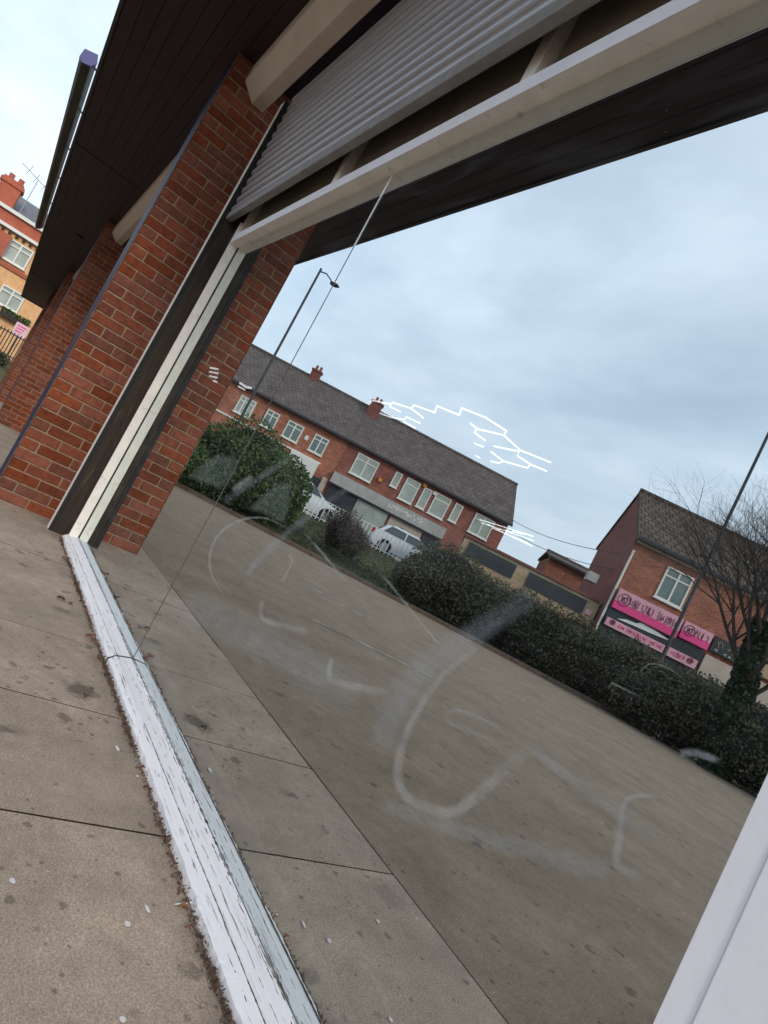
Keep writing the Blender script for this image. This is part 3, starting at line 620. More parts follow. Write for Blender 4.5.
def window(parent, P, r, a, s0, s1, z0, z1, cols=2, top=True, pane='curtain', proud=0.05):
    f = MB(); e = 0.07
    f.obox(P, r, a, s0, s0+e, -proud, 0.02, z0, z1); f.obox(P, r, a, s1-e, s1, -proud, 0.02, z0, z1)
    f.obox(P, r, a, s0+e, s1-e, -proud, 0.02, z0, z0+e); f.obox(P, r, a, s0+e, s1-e, -proud, 0.02, z1-e, z1)
    for k in range(1, cols):
        sx = s0+(s1-s0)*k/cols; f.obox(P, r, a, sx-0.035, sx+0.035, -proud+0.004, 0.02, z0+e, z1-e)
    if top:
        zt = z1-(z1-z0)*0.27; f.obox(P, r, a, s0+e, s1-e, -proud+0.007, 0.02, zt-0.03, zt+0.03)
    f.obox(P, r, a, s0-0.05, s1+0.05, -proud-0.06, 0.0, z0-0.05, z0-0.002)
    W = f.build('window', M['upvc'], parent)
    MB().obox(P, r, a, s0+0.02, s1-0.02, -0.012, 0.01, z0+0.02, z1-0.02).build('pane', M[pane], W)
    return W
def gable_roof(parent, P, r, a, s0, s1, t0, t1, ze, zr, m, over=0.25, name='roof'):
    tm = (t0+t1)/2; k = Vector((0, 0, 1)); sl = (zr-ze)/(tm-t0); th = 0.12
    def pt(s, t, z): return P+r*s+a*t+k*z
    mb = MB()
    for sg in (0, 1):
        te = t0-over if sg == 0 else t1+over
        prof = [pt(s0, te, ze-over*sl), pt(s0, tm, zr), pt(s0, tm, zr+th), pt(s0, te, ze-over*sl+th)]
        mb.prism(prof, r*(s1-s0))
    R = mb.build(name, m, parent)
    rd = MB().tube([pt(s0, tm, zr+th+0.02), pt(s1, tm, zr+th+0.02)], 0.11, 8).build('ridge_tile', m, R)
    g_ = MB().obox(P, r, a, s0, s1, t0-over-0.11, t0-over-0.005, ze-over*sl-0.02, ze-over*sl+0.09).build('gutter', M['dpanel'], R)
    return R
def gable_wall(mb, P, r, a, s, w_, t0, t1, ze, zr):
    k = Vector((0, 0, 1)); tm = (t0+t1)/2
    mb.prism([P+r*s+a*t0+k*ze, P+r*s+a*t1+k*ze, P+r*s+a*tm+k*zr], r*w_)
def chimney(parent, P, r, a, s, t, z0, z1, w_=0.55, d_=0.45, pots=2, m='tbrick2'):
    c = MB().obox(P, r, a, s-w_/2, s+w_/2, t-d_/2, t+d_/2, z0, z1).obox(P, r, a, s-w_/2-0.05, s+w_/2+0.05, t-d_/2-0.05, t+d_/2+0.05, z1, z1+0.1).build('chimney', M[m], parent)
    for k in range(pots):
        q = P+r*(s+(k-(pots-1)/2)*0.26)+a*t; MB().tube([(q.x, q.y, z1+0.09), (q.x, q.y, z1+0.4)], [0.1, 0.085], 8).build('chimney_pot', M['tbrick'], c)

# --- the long terrace
TA = math.radians(30); ta = Vector((-math.cos(TA), -math.sin(TA), 0)); tr_ = Vector((math.sin(TA), -math.cos(TA), 0)); TP = azp(30, 36.0)
GB = 1.0
h1 = empty('terrace_house', TP+tr_*(-6)+Vector((0, 0, GB)), 'orange brick terrace with four white windows above the big hedge bush', 'house', 'brick terrace across the road')
MB().obox(TP, tr_, ta, -15, -2.05, 0, 7, GB, 5.95).build('wall', M['tbrick_t'], h1)
R1 = gable_roof(h1, TP, tr_, ta, -15, -2.05, 0, 7, 5.95, 8.6, M['tile_t'])
for (s0, s1, c) in ((-8.5, -7.55, 3), (-6.85, -6.1, 2), (-5.55, -4.6, 2), (-3.9, -3.05, 2), (-12.2, -11.1, 2), (-10.3, -9.9, 1)):
    window(h1, TP, tr_, ta, s0, s1, 4.33, 5.34, c, pane='greenglass' if c == 2 else 'curtain')
MB().obox(TP, tr_, ta, -15, -2.9, -0.06, 0.0, 3.9, 3.99).build('string_course', M['upvc'], h1)
MB().obox(TP, tr_, ta, -4.6, -2.95, -0.5, 0.0, 2.95, 3.88).build('bay_panel', M['upvc'], h1)
MB().obox(TP, tr_, ta, -3.0, -2.45, -0.06, 0.0, GB, 3.2).build('door', M['dpanel'], h1)
MB().obox(TP, tr_, ta, -2.42, -2.12, -0.12, 0.0, GB, 3.4).build('door_post', M['pinkish'], h1)
window(h1, TP, tr_, ta, -6.6, -5.0, 2.0, 3.3, 3)
p = rhit(437, 350, TP, ta)
MB().obox(TP, tr_, ta, -4.35, -4.15, -0.07, 0.0, 4.75, 5.0).build('alarm_box', M['upvc'], h1)
def ridge_s(px, py): 
    q = rhit(px, py, TP+ta*3.5, ta); return (q-TP).dot(tr_)
chimney(R1, TP, tr_, ta, ridge_s(312, 382), 3.5, 8.3, 9.15, 0.6)
h1b = empty('terrace_house', TP+tr_*3+Vector((0, 0, GB)), 'dark red brick terrace over grey shop fascias, right of the chimney', 'house', 'brick terrace across the road')
MB().obox(TP, tr_, ta, -2.045, 8.05, 0.02, 7, GB, 5.95).build('wall', M['tbrick2_t'], h1b)
gw = MB(); gable_wall(gw, TP, tr_, ta, 7.85, 0.2, 0.02, 7, 5.95, 8.55); gw.build('gable', M['tbrick2'], h1b)
R2 = gable_roof(h1b, TP, tr_, ta, -2.04, 8.2, 0.02, 7, 5.97, 8.62, M['tile_t'])
cs = ridge_s(372, 415)
chimney(R2, TP, tr_, ta, cs, 2.9, 7.9, 9.0, 0.75, 0.6)
for (s0, s1, z0, z1, c, tp) in ((-1.3, 0.02, 4.28, 5.52, 2, True), (1.04, 1.47, 4.68, 5.56, 1, False), (1.75, 2.6, 4.26, 5.57, 1, True), (2.86, 3.37, 4.32, 5.52, 1, False), (3.6, 4.55, 4.3, 5.57, 1, True), (4.83, 5.32, 4.48, 5.55, 1, False), (6.1, 7.3, 4.42, 5.6, 2, True)):
    window(h1b, TP, tr_, ta, s0, s1, z0, z1, c, tp)
MB().obox(TP, tr_, ta, -2.0, 5.0, -0.30, 0.02, 3.32, 3.95).build('fascia', M['fascia'], h1b)
MB().obox(TP, tr_, ta, -2.0, 5.0, -0.34, -0.3, 3.24, 3.32).build('fascia_rail', M['dpanel'], h1b)
rs = random.Random(3)
sq = MB()
for k in range(15):                                          # too far to read: script-like white strokes on the fascia
    s_ = 1.5+k*0.145; 
    for q in range(2):
        zz_ = 3.5+rs.random()*0.25; sq.obox(TP, tr_, ta, s_+rs.random()*0.05, s_+0.07+rs.random()*0.06, -0.315, -0.301, zz_, zz_+0.03+rs.random()*0.1)
sq.build('fascia_lettering', M['letter_glint'], h1b)
MB().obox(TP, tr_, ta, -1.9, -0.2, -0.1, 0.0, GB, 3.2).build('shop_glass', M['dpanel'], h1b)
MB().obox(TP, tr_, ta, -0.15, 1.75, -0.1, 0.0, GB, 3.2).build('shop_glass', M['curtain'], h1b)
MB().obox(TP, tr_, ta, 1.9, 3.9, -0.1, 0.0, GB, 3.2).build('shop_front', M['pinkish'], h1b)
arch = [TP+tr_*(2.75+0.38*math.cos(t_))+ta*(-0.13)+Vector((0, 0, 2.45+0.42*math.sin(t_))) for t_ in [math.pi*i/10 for i in range(11)]]
arch = [TP+tr_*3.13+ta*(-0.13)+Vector((0, 0, 1.1))]+arch+[TP+tr_*2.37+ta*(-0.13)+Vector((0, 0, 1.1))]
MB().prism(arch, ta*0.02).build('arched_door', M['dpanel'], h1b)
MB().obox(TP, tr_, ta, 4.0, 5.0, -0.12, 0.0, GB, 3.2).build('shop_glass', M['dpanel'], h1b)
for (s_, z_) in ((0.35, 4.6), (2.72, 5.5)):
    MB().obox(TP, tr_, ta, s_, s_+0.2, -0.1, 0.0, z_, z_+0.2).build('alarm_box', M['orange'], h1b)
MB().obox(TP, tr_, ta, 3.42, 3.58, -0.1, 0.0, 5.35, 5.55).build('alarm_box', M['upvc'], h1b)

# --- the house with the pink signs
HA = Vector((-15.44, -19.45, 0)); GH = 0.75
h2 = empty('corner_house', HA+R40*5+Vector((0, 0, GH)), 'red brick house with brown roof above two bright pink shop signs', 'house')
MB().obox(HA, R40, A40, 0, 13, 0, 6, GH, 6.0).build('wall', M['tbrick_h'], h2)
gw = MB().obox(HA, R40, A40, -0.06, 0.0, -0.02, 6.02, GH, 6.0); gable_wall(gw, HA, R40, A40, -0.06, 0.25, -0.02, 6.02, 6.0, 8.2); gw.build('gable', M['gbrick'], h2)
gable_roof(h2, HA, R40, A40, -0.12, 13.1, 0, 6, 6.02, 8.25, M['tile_h'])
MB().obox(HA, R40, A40, 0, 13, -0.12, 0, 5.72, 5.96).build('eaves_board', M['pinkish'], h2)
window(h2, HA, R40, A40, 1.37, 2.4, 4.2, 5.45, 2, pane='greenglass'); window(h2, HA, R40, A40, 5.4, 6.5, 4.2, 5.45, 2, pane='greenglass'); window(h2, HA, R40, A40, 8.5, 9.6, 4.2, 5.45, 2, pane='greenglass')
MB().tube([HA+R40*0.02+A40*-0.06+Vector((0, 0, z_)) for z_ in (GH, 5.4)], 0.045, 8).build('drainpipe', M['upvc'], h2)
MB().obox(HA, R40, A40, -1.0, -0.6, 0.3, 0.8, 3.7, 4.05).build('extract_vent', M['fascia'], h2)
MB().obox(HA, R40, A40, 0.1, 3.75, -0.10, 0.0, GH, 3.2).build('shop_glass', M['dpanel'], h2)
def squig(sn, x0, x1, z0, z1, n, m, parent, seed, dep):
    q = random.Random(seed); mb = MB()
    for k in range(n):
        if q.random() < 0.12: continue
        c = x0+(x1-x0)*(k+0.5)/n; zc_ = (z0+z1)/2; hh = (z1-z0)/2*q.uniform(0.5, 1); wv = (x1-x0)/n*0.36
        pts = [HA+R40*(c+wv*math.cos(t_*1.3+q.random()*6))+A40*(-dep)+Vector((0, 0, zc_+hh*math.sin(t_+k))) for t_ in (0, 1.2, 2.4, 3.6, 4.8)]
        mb.tube(pts, 0.011, 4)
    mb.build(sn, M[m], parent)
def sign(s0, s1, z0, z1, split, emb, seed, lab):
    S = empty('shop_sign', HA+R40*s0+A40*(-0.15)+Vector((0, 0, z0)), lab, 'sign')
    zm_ = z0+(z1-z0)*split
    MB().obox(HA, R40, A40, s0, s1, -0.22, -0.10, zm_ if split else z0, z1).build('sign_board', M['pink'], S)
    if split: MB().obox(HA, R40, A40, s0, s1, -0.222, -0.10, z0, zm_-0.003).build('sign_band', M['pink2'], S)
    c = HA+R40*emb+A40*-0.235+Vector((0, 0, (z0+z1)/2+0.04)); rr = (z1-z0)*0.3
    MB().tube([c+R40*(rr*math.cos(t_))+Vector((0, 0, rr*math.sin(t_))) for t_ in [2*math.pi*i/14 for i in range(15)]], 0.012, 4).tube([c+R40*(rr*.55*math.cos(t_*2.1))+Vector((0, 0, rr*.6*math.sin(t_*3))) for t_ in [i*.45 for i in range(15)]], 0.010, 4).build('emblem', M['pinkink'], S)
    lo, hi = (s0+0.45, s1-0.1) if emb < (s0+s1)/2 else (s0+0.1, s1-0.45)
    squig('lettering', lo, hi, z0+(z1-z0)*(0.35 if split else 0.25), z0+(z1-z0)*0.85, int((hi-lo)/0.085), 'pinkink' if split else 'pink2', S, seed, 0.232)
sign(0.15, 2.62, 3.14, 3.9, 0.38, 0.45, 1, 'wide pale and hot pink shop sign with dark script, under the upper window')
sign(2.70, 3.76, 3.26, 3.9, 0.42, 2.95, 2, 'short pale and hot pink sign between the wide pink one and a black sign')
sign(0.18, 2.46, 2.45, 2.75, 0, 0.42, 3, 'long thin pale pink sign low over the hedge')
sign(2.58, 3.65, 2.45, 2.78, 0, 3.4, 4, 'short thin pale pink sign low over the hedge')
sky_glint = [HA+R40*x_+A40*(-0.13)+Vector((0, 0, z_)) for (x_, z_) in ((0.5, 2.84), (0.85, 2.97), (1.2, 3.0), (1.35, 3.11), (1.9, 3.08), (2.55, 2.98), (2.0, 2.93))]
MB().prism(sky_glint, A40*0.02).build('painted_sky_glint', M['letter_glint'], h2)  # white shape painting the sky's reflection in the shop glass
S = empty('shop_sign', HA+R40*3.85+A40*(-0.1)+Vector((0, 0, 3.3)), 'black shop sign with gold lettering beside the pink signs', 'sign')
MB().obox(HA, R40, A40, 3.84, 5.6, -0.2, -0.1, 3.32, 3.88).build('sign_board', M['dpanel'], S)
squig('lettering', 3.95, 5.5, 3.5, 3.8, 11, 'gold', S, 8, 0.21); squig('lettering', 3.95, 5.5, 3.35, 3.46, 9, 'letter_glint', S, 9, 0.21)
MB().obox(HA, R40, A40, 3.82, 9, -0.14, 0, 2.35, 3.15).build('shop_front', M['pinkish'], h2)
MB().obox(HA, R40, A40, 3.82, 9, -0.12, 0, GH, 2.34).build('shop_glass', M['dpanel'], h2)
MB().obox(HA, R40, A40, 5.7, 9, -0.2, -0.0, 3.3, 3.8).build('fascia', M['tan'], h2)

# --- low tan building between them, brick outbuilding behind
h3 = empty('tan_building', HA+R40*-3+Vector((0, 0, GH)), 'low flat tan brick building with long dark panels behind the hedge', 'building')
MB().obox(HA, R40, A40, -5.75, -0.12, 0.35, 4.3, GH, 3.1).build('wall', M['tan_h'], h3)
MB().obox(HA, R40, A40, -5.8, -0.1, 0.26, 4.35, 3.105, 3.19).build('coping', M['gbrick'], h3)
for s0, s1 in ((-2.95, -0.6), (-5.5, -3.5)):
    MB().obox(HA, R40, A40, s0, s1, 0.31, 0.4, 2.42, 2.98).build('dark_panel', M['dpanel'], h3)
MB().obox(HA, R40, A40, -0.52, -0.28, 0.31, 0.36, 2.5, 2.7).build('notice', M['pink'], h3)
OP = azp(47.0, 37.0); oz = 1.05
h4 = empty('brick_outbuilding', OP+Vector((0, 0, oz)), 'small red brick building behind the low tan one', 'building')
MB().obox(OP, R40, A40, 0, 4.2, 0, 4, oz, 5.2).build('wall', M['tbrick'], h4)
gable_roof(h4, OP, R40, A40, -0.1, 4.3, 0, 4, 5.22, 5.6, M['tile2'])
window(h4, OP, R40, A40, 0.6, 1.4, 3.2, 4.2, 2, False)

# --- cars and the railing in front of them
def car(P, d, label, rev=False):
    n = Vector((-d.y, d.x, 0)); C = empty('parked_car', P, label, 'car', 'white cars parked across the road')
    k = Vector((0, 0, 1))
    low = [(-2.05, .28), (-2.1, .55), (-2.02, .88), (-1.75, .98), (1.0, .95), (1.75, .82), (2.05, .62), (2.1, .32), (1.72, .2), (-1.8, .2)]
    top = [(-1.85, .96), (-1.55, 1.34), (-1.1, 1.46), (0.05, 1.45), (0.55, 1.22), (1.05, .94)]
    def loft(prof, w0, w1, zlo, zhi):
        mb = MB(); m = len(prof); secs_ = []
        for yy in (-1, -0.92, 0.92, 1):
            for (u, z_) in prof:
                f_ = min(max((z_-zlo)/(zhi-zlo), 0), 1); hw = (w0+(w1-w0)*f_)*yy; sh_ = 0.97 if abs(yy) == 1 else 1.0
                mb.v.append(P+d*(u*sh_)+n*hw+k*(z_ if abs(yy) < 1 else 0.6+(z_-0.6)*0.985))
        for i in range(3):
            for j in range(m): a_ = i*m+j; b_ = i*m+(j+1) % m; mb.f.append((a_, b_, b_+m, a_+m))
        mb.f.append(tuple(range(m))); mb.f.append(tuple(range(4*m-1, 3*m-1, -1))); return mb
    body = loft(low, 0.86, 0.86, 0, 1).build('body', M['carwhite'], C, bevel=0.03, smooth=True)
    cab = loft(top, 0.83, 0.62, 0.95, 1.45).build('cabin', M['carwhite'], C, bevel=0.03, smooth=True)
    for sg in (-1, 1):
        for (a_, b_) in (((-1.62, -0.55), 'q'), ((-0.48, 0.62), 'd')):
            x0, x1 = a_; lw = lambda u, z_: P+d*u+n*(sg*(0.83+(0.62-0.83)*(z_-.95)/.5+0.012))+k*z_
            zt0 = 1.36 if x0 > -1 else 1.25; 
            pts = [lw(x0, 1.0), lw(x1 + (0.18 if b_ == 'd' else 0), 1.0), lw(x1-(0.28 if b_ == 'd' else 0), 1.37), lw(x0+(0.3 if b_ == 'q' else 0.0), 1.37)]
            MB().prism(pts, n*(sg*0.012)).build('side_window', M['carglass'], C)
        for u in (-1.28, 1.3):
            c = P+d*u+n*(sg*0.80)+k*0.32
            ty = MB().cyl(c, n, 0.32, 0.1, 22).build('wheel', M['black'], C); MB().cyl(c+n*(sg*0.085), n, 0.21, 0.03, 18).build('rim', M['rim'], ty)
            ar = MB()
            pts = [c+n*(sg*0.058)+d*(0.37*math.cos(t_))+k*(0.37*math.sin(t_)) for t_ in [math.pi*i/10 for i in range(11)]]
            ar.prism(pts, n*(sg*0.014)).build('wheel_arch', M['black'], C)
        MB().obox(P, d, n, -2.1, -1.9, sg*0.70-0.13, sg*0.70+0.13, 0.72, 0.94).build('tail_lamp', M['tail'], C, bevel=0.02)
        MB().obox(P, d, n, 1.9, 2.08, sg*0.65-0.14, sg*0.65+0.14, 0.58, 0.74).build('headlight', M['carglass'], C, bevel=0.02)
    ws = [P+d*u+n*(w_)+k*z_ for (u, z_, w_) in ((1.06, .965, -.74), (1.06, .965, .74), (.5, 1.27, .63), (.5, 1.27, -.63))]
    MB().prism(ws, d*0.02+k*0.02).build('windscreen', M['carglass'], C)
    rw = [P+d*u+n*(w_)+k*z_ for (u, z_, w_) in ((-1.86, 1.0, -.72), (-1.86, 1.0, .72), (-1.6, 1.3, .64), (-1.6, 1.3, -.64))]
    MB().prism(rw, d*-0.02+k*0.02).build('rear_window', M['carglass'], C)
    return C
cdir = (R40*0.97+A40*0.2).normalized()
car(gp(35.9, 31.2, 0.0), cdir, 'white hatchback with red tail lamp parked in front of the arched door')
car(gp(25.5, 31.0, 0.0), cdir, 'white car showing its front behind the big hedge bush')
rl = empty('railing', gp(33, 28.6), 'white upright railing in front of the parked cars', 'railing')
ra, rb = azp(25.6, 28.8), azp(38.4, 28.8); rd_ = rb-ra; nb2 = int(rd_.length/0.2); 
bmesh_ = MB().tube([(0, 0, 0), (0, 0, 0.95)], 0.028, 6).mesh('bar', M['upvc'])
for i in range(nb2+1):
    q = ra+rd_*(i/nb2); link('bar', bmesh_, rl, loc=(q.x, q.y, gz(sof(q))-0.02))
for hz in (0.12, 0.93):
    pts = []
    for i in range(9): q = ra+rd_*(i/8); pts.append((q.x, q.y, gz(sof(q))-0.02+hz))
    MB().tube(pts, 0.022, 5).build('rail', M['upvc'], rl)

# --- street poles and wires
def lamp(az, d, h, label, head=True):
    b = gp(az, d); L_ = empty('street_lamp' if head else 'utility_pole', b, label, 'street lamp' if head else 'pole')
    MB().tube([b, b+Vector((0, 0, 1.3)), b+Vector((0, 0, 1.35)), b+Vector((0, 0, h))], [0.085, 0.08, 0.055, 0.042], 10).build('pole', M['pole'], L_, smooth=True)
    if head:
        e_ = (R40*0.95+A40*-0.2)
        MB().tube([b+Vector((0, 0, h-0.12)), b+e_*0.3+Vector((0, 0, h-0.12)), b+e_*0.62+Vector((0, 0, h-0.3))], 0.025, 6).build('arm', M['pole'], L_)
        q = b+e_*0.72+Vector((0, 0, h-0.36)); MB().prism([q+e_*x_+Vector((0, 0, z_)) for x_, z_ in ((-.14, .07), (.2, .03), (.3, -.04), (.1, -.08), (-.12, -.04))], A40*0.16).build('lantern', M['pole'], L_, bevel=0.02)
    return b+Vector((0, 0, h))
lamp(17.55, 23.5, 8.75, 'tall thin street lamp rising behind the big hedge bush')
pt2 = lamp(58.2, 20.3, 10.5, 'tall dark pole in front of the pink shop signs', head=False)
pt3 = TP+tr_*8.0+ta*1.0+Vector((0, 0, 6.1))
for k, lb in enumerate(('upper of two thin wires leaving the terrace end', 'lower of two thin wires leaving the terrace end')):
    a_ = pt3+Vector((0, 0, -0.55*k+0.25)); b_ = HA+A40*1+Vector((0, 0, 5.3-0.7*k)); pts = []
    for i in range(13):
        f_ = i/12; q = a_+(b_-a_)*f_; q.z -= 0.35*4*f_*(1-f_); pts.append(q)
    tag(MB().tube(pts, 0.014, 4).build('overhead_wire', M['pole']), lb, 'wire', 'overhead wires')

# --- hedges and bushes
def leafmat(name, cols):
    m = bpy.data.materials.new(name); m.use_nodes = True; t = m.node_tree; t.nodes.clear(); K = t.links
    out = nd(t, 'ShaderNodeOutputMaterial'); b = nd(t, 'ShaderNodeBsdfPrincipled', Roughness=0.6); b.inputs['Specular IOR Level'].default_value = 0.25
    g = nd(t, 'ShaderNodeNewGeometry'); r = nd(t, 'ShaderNodeValToRGB'); r.color_ramp.elements[0].color = (*cols[0], 1); r.color_ramp.elements[1].color = (*cols[-1], 1)
    for i, c in enumerate(cols[1:-1]): e = r.color_ramp.elements.new((i+1)/(len(cols)-1)); e.color = (*c, 1)
    K.new(g.outputs['Random Per Island'], r.inputs[0]); K.new(r.outputs[0], b.inputs['Base Color'])
    tl_ = nd(t, 'ShaderNodeBsdfTranslucent'); K.new(r.outputs[0], tl_.inputs[0]); mx = nd(t, 'ShaderNodeMixShader', Fac=0.2); K.new(b.outputs[0], mx.inputs[1]); K.new(tl_.outputs[0], mx.inputs[2]); K.new(mx.outputs[0], out.inputs[0]); return m
M['lgreen'] = leafmat('hedge_leaf_green', [(0.022, 0.042, 0.016), (0.05, 0.09, 0.028), (0.085, 0.135, 0.04), (0.13, 0.16, 0.06)])
M['ldark'] = leafmat('hedge_leaf_dark', [(0.042, 0.048, 0.028), (0.09, 0.098, 0.052), (0.135, 0.128, 0.072), (0.18, 0.145, 0.10)])
M['lbrown'] = leafmat('winter_twig_leaf', [(0.08, 0.055, 0.042), (0.13, 0.095, 0.075), (0.2, 0.16, 0.13)])
M['livy'] = leafmat('ivy_leaf', [(0.012, 0.026, 0.012), (0.03, 0.055, 0.022), (0.05, 0.07, 0.03)])
M['lgrass'] = leafmat('grass_blade', [(0.05, 0.06, 0.02), (0.085, 0.10, 0.035), (0.10, 0.085, 0.045)])
def leaves(points, normals, size, m, name, parent, aspect=0.6, jit=0.9):
    n = len(points); P_ = np.asarray(points); Nn = np.asarray(normals)+rng.normal(0, jit, (n, 3)); Nn /= np.linalg.norm(Nn, axis=1)[:, None]
    T = np.cross(Nn, rng.normal(0, 1, (n, 3))); T /= np.linalg.norm(T, axis=1)[:, None]; B = np.cross(Nn, T)
    sz = size*rng.uniform(0.6, 1.3, n)[:, None]
    V = np.stack([P_-T*sz, P_-B*sz*aspect+Nn*sz*.15, P_+T*sz, P_+B*sz*aspect+Nn*sz*.15], 1).reshape(-1, 3)
    F_ = np.arange(4*n).reshape(-1, 4)
    me = bpy.data.meshes.new(name); me.vertices.add(4*n); me.vertices.foreach_set('co', V.ravel()); me.loops.add(4*n); me.loops.foreach_set('vertex_index', F_.ravel())
    me.polygons.add(n); me.polygons.foreach_set('loop_start', np.arange(n)*4); me.polygons.foreach_set('loop_total', np.full(n, 4)); me.materials.append(m); me.update(calc_edges=True); me.validate()
    return link(name, me, parent)
def lump(u, seed):
    r_ = np.zeros(len(u)); q = np.random.RandomState(seed)
    for k in range(7):
        d = q.normal(0, 1, 3); d /= np.linalg.norm(d); f = q.uniform(3, 9); r_ += np.sin(u@d*f+q.uniform(0, 6))*q.uniform(.4, 1)/f*2.2
    return r_
def blob(c, rad, n, seed, depth=0.35):
    q = np.random.RandomState(seed); u = q.normal(0, 1, (n, 3)); u /= np.linalg.norm(u, axis=1)[:, None]
    rr = 1+lump(u, seed)*0.16-np.abs(q.normal(0, depth, n))*0.5+q.uniform(0, .05, n)
    p = np.asarray(c)+u*np.asarray(rad)*rr[:, None]; return p, u
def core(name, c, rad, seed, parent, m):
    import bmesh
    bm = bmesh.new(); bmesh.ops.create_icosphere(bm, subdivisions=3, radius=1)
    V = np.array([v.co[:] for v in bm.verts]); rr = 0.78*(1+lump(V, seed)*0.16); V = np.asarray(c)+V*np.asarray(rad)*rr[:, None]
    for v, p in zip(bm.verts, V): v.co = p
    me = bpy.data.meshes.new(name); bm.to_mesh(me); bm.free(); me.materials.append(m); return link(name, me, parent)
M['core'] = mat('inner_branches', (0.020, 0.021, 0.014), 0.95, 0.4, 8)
def twigs(mb, c, rad, n, seed, rr=0.006):
    q = random.Random(seed)
    for i in range(n):
        a_ = q.uniform(0, 2*math.pi); el = q.uniform(0.15, 1.5); L_ = q.uniform(0.6, 1.12)
        d_ = Vector((math.cos(a_)*math.cos(el)*rad[0], math.sin(a_)*math.cos(el)*rad[1], math.sin(el)*rad[2]))
        b = Vector(c)+Vector((q.uniform(-.25, .25)*rad[0], q.uniform(-.25, .25)*rad[1], -rad[2]*0.8))
        e_ = Vector(c)+d_*L_; m_ = (b+e_)/2+Vector((q.uniform(-.15, .15), q.uniform(-.15, .15), q.uniform(0, .2))); mb.tube([b, m_, e_], [rr*1.6, rr, rr*0.5], 3, False)
def bush(name, blobs, n, size, m, label, seed, tw=0, twr=0.006):
    c0 = blobs[0][0]; B_ = empty(name, (c0[0], c0[1], gz(sof(c0))), label, 'bush' if name != 'hedge' else 'hedge')
    P_, U_ = [], []
    for i, (c, rad) in enumerate(blobs):
        k = int(n/len(blobs)); p, u = blob(c, rad, k, seed+i); P_.append(p); U_.append(u)
        if m != 'lbrown': core('inner_branches', c, rad, seed+i, B_, M['core'])
    P_ = np.vstack(P_); U_ = np.vstack(U_); ok = P_[:, 2] > 0.0; leaves(P_[ok], U_[ok], size, M[m], 'foliage', B_)
    if tw:
        t_ = MB(); [twigs(t_, c, rad, tw, seed+40+i, twr) for i, (c, rad) in enumerate(blobs)]; t_.build('twigs', M['bark'], B_, fix=False)
    return B_
def bl(az, d, z, r): p = azp(az, d); return ((p.x, p.y, z), r)
bush('hedge_bush', [bl(20.6, 21.2, 1.35, (1.9, 1.7, 1.42)), bl(17.6, 20.6, 1.05, (1.7, 1.5, 1.15)), bl(22.6, 21.4, 1.2, (1.2, 1.2, 1.2)), bl(14.2, 20.0, 0.75, (1.6, 1.3, 0.85))], 34000, 0.055, 'lgreen', 'large rounded green bush at the far corner of the car park', 11)
bush('shrub', [bl(29.6, 21.5, 1.05, (0.85, 0.8, 0.80)), bl(31.2, 21.0, 0.85, (0.6, 0.6, 0.6))], 4200, 0.026, 'lbrown', 'brown bare twiggy shrub on the grass verge', 21, tw=420, twr=0.007)
bush('shrub', [bl(39.6, 19.4, 1.15, (1.15, 1.1, 1.0)), bl(42.4, 19.6, 0.9, (1.2, 1.1, 0.95)), bl(37.7, 19.0, 0.75, (0.75, 0.8, 0.75))], 15000, 0.045, 'ldark', 'dark green bush beside the white hatchback, at the hedge end', 31, tw=50)
hb = []
for i in range(13):
    az = 44+i*2.55; f = i/12; d = 20.3-4.3*f if i < 12 else 15.9
    hb.append(bl(az, d + 0.25*math.sin(i*1.9), 0.92+0.1*math.sin(i*2.7), (0.95, 1.0, 1.02+0.06*math.sin(i*1.3))))
bush('hedge', hb, 62000, 0.042, 'ldark', 'long dark trimmed hedge along the car park edge', 51, tw=26)

# grass tufts on the verge
q = rng; n_ = 26000
S_ = q.uniform(17.7, 26.4, n_); T_ = q.uniform(-13, 12, n_); pts = np.array([list(C0+A40*s_+R40*t_)[:2]+[gz(s_)+0.03] for s_, t_ in zip(S_, T_)])
pts = pts[pts[:, 1] < -3]
o = leaves(pts, np.tile([0.6, 0.6, 0.2], (len(pts), 1)), 0.07, M['lgrass'], 'grass', None, aspect=0.16, jit=0.5); tag(o, 'rough winter grass on the verge behind the car park', 'grass', kind='stuff')

# --- the bare tree with an ivy-clad trunk
tb = gp(64.7, 16.6); tb.z = 0
TREE = empty('bare_tree', tb, 'bare winter tree with ivy-covered trunk by the hedge', 'tree')
tq = random.Random(12); trunk = MB(); crown = MB(); fine = MB()
def grow(mb, p, d, L_, r_, lev):
    n = 4; pts = [p]; rs_ = [r_]
    for i in range(n):
        d = (d+Vector((tq.uniform(-1, 1), tq.uniform(-1, 1), tq.uniform(-0.5, 0.8)))*(0.13+0.03*lev)).normalized()
        pts.append(pts[-1]+d*(L_/n)); rs_.append(r_*(1-0.45*(i+1)/n))
    mb.tube(pts, rs_, 7 if lev < 2 else (5 if lev < 3 else 3), False)
    if lev >= 5 or r_ < 0.003: return
    kids = {0: 0, 1: 6, 2: 6, 3: 4, 4: 3}[lev]
    for k in range(kids):
        f = 0.3+0.7*(k+1)/kids; i = min(n, max(1, int(round(f*n)))); a_ = tq.uniform(0, 6.28)
        u = d.cross(Vector((0, 0, 1)) if abs(d.z) < 0.9 else Vector((1, 0, 0))).normalized(); v_ = d.cross(u)
        nd_ = (d*0.75+(u*math.cos(a_)+v_*math.sin(a_))*tq.uniform(0.5, 0.95)+Vector((0, 0, 0.25))).normalized()
        grow(crown if lev < 3 else fine, pts[i], nd_, L_*tq.uniform(0.5, 0.78), rs_[i]*0.62, lev+1)
tdir = Vector((-0.10, 0.03, 1)).normalized()
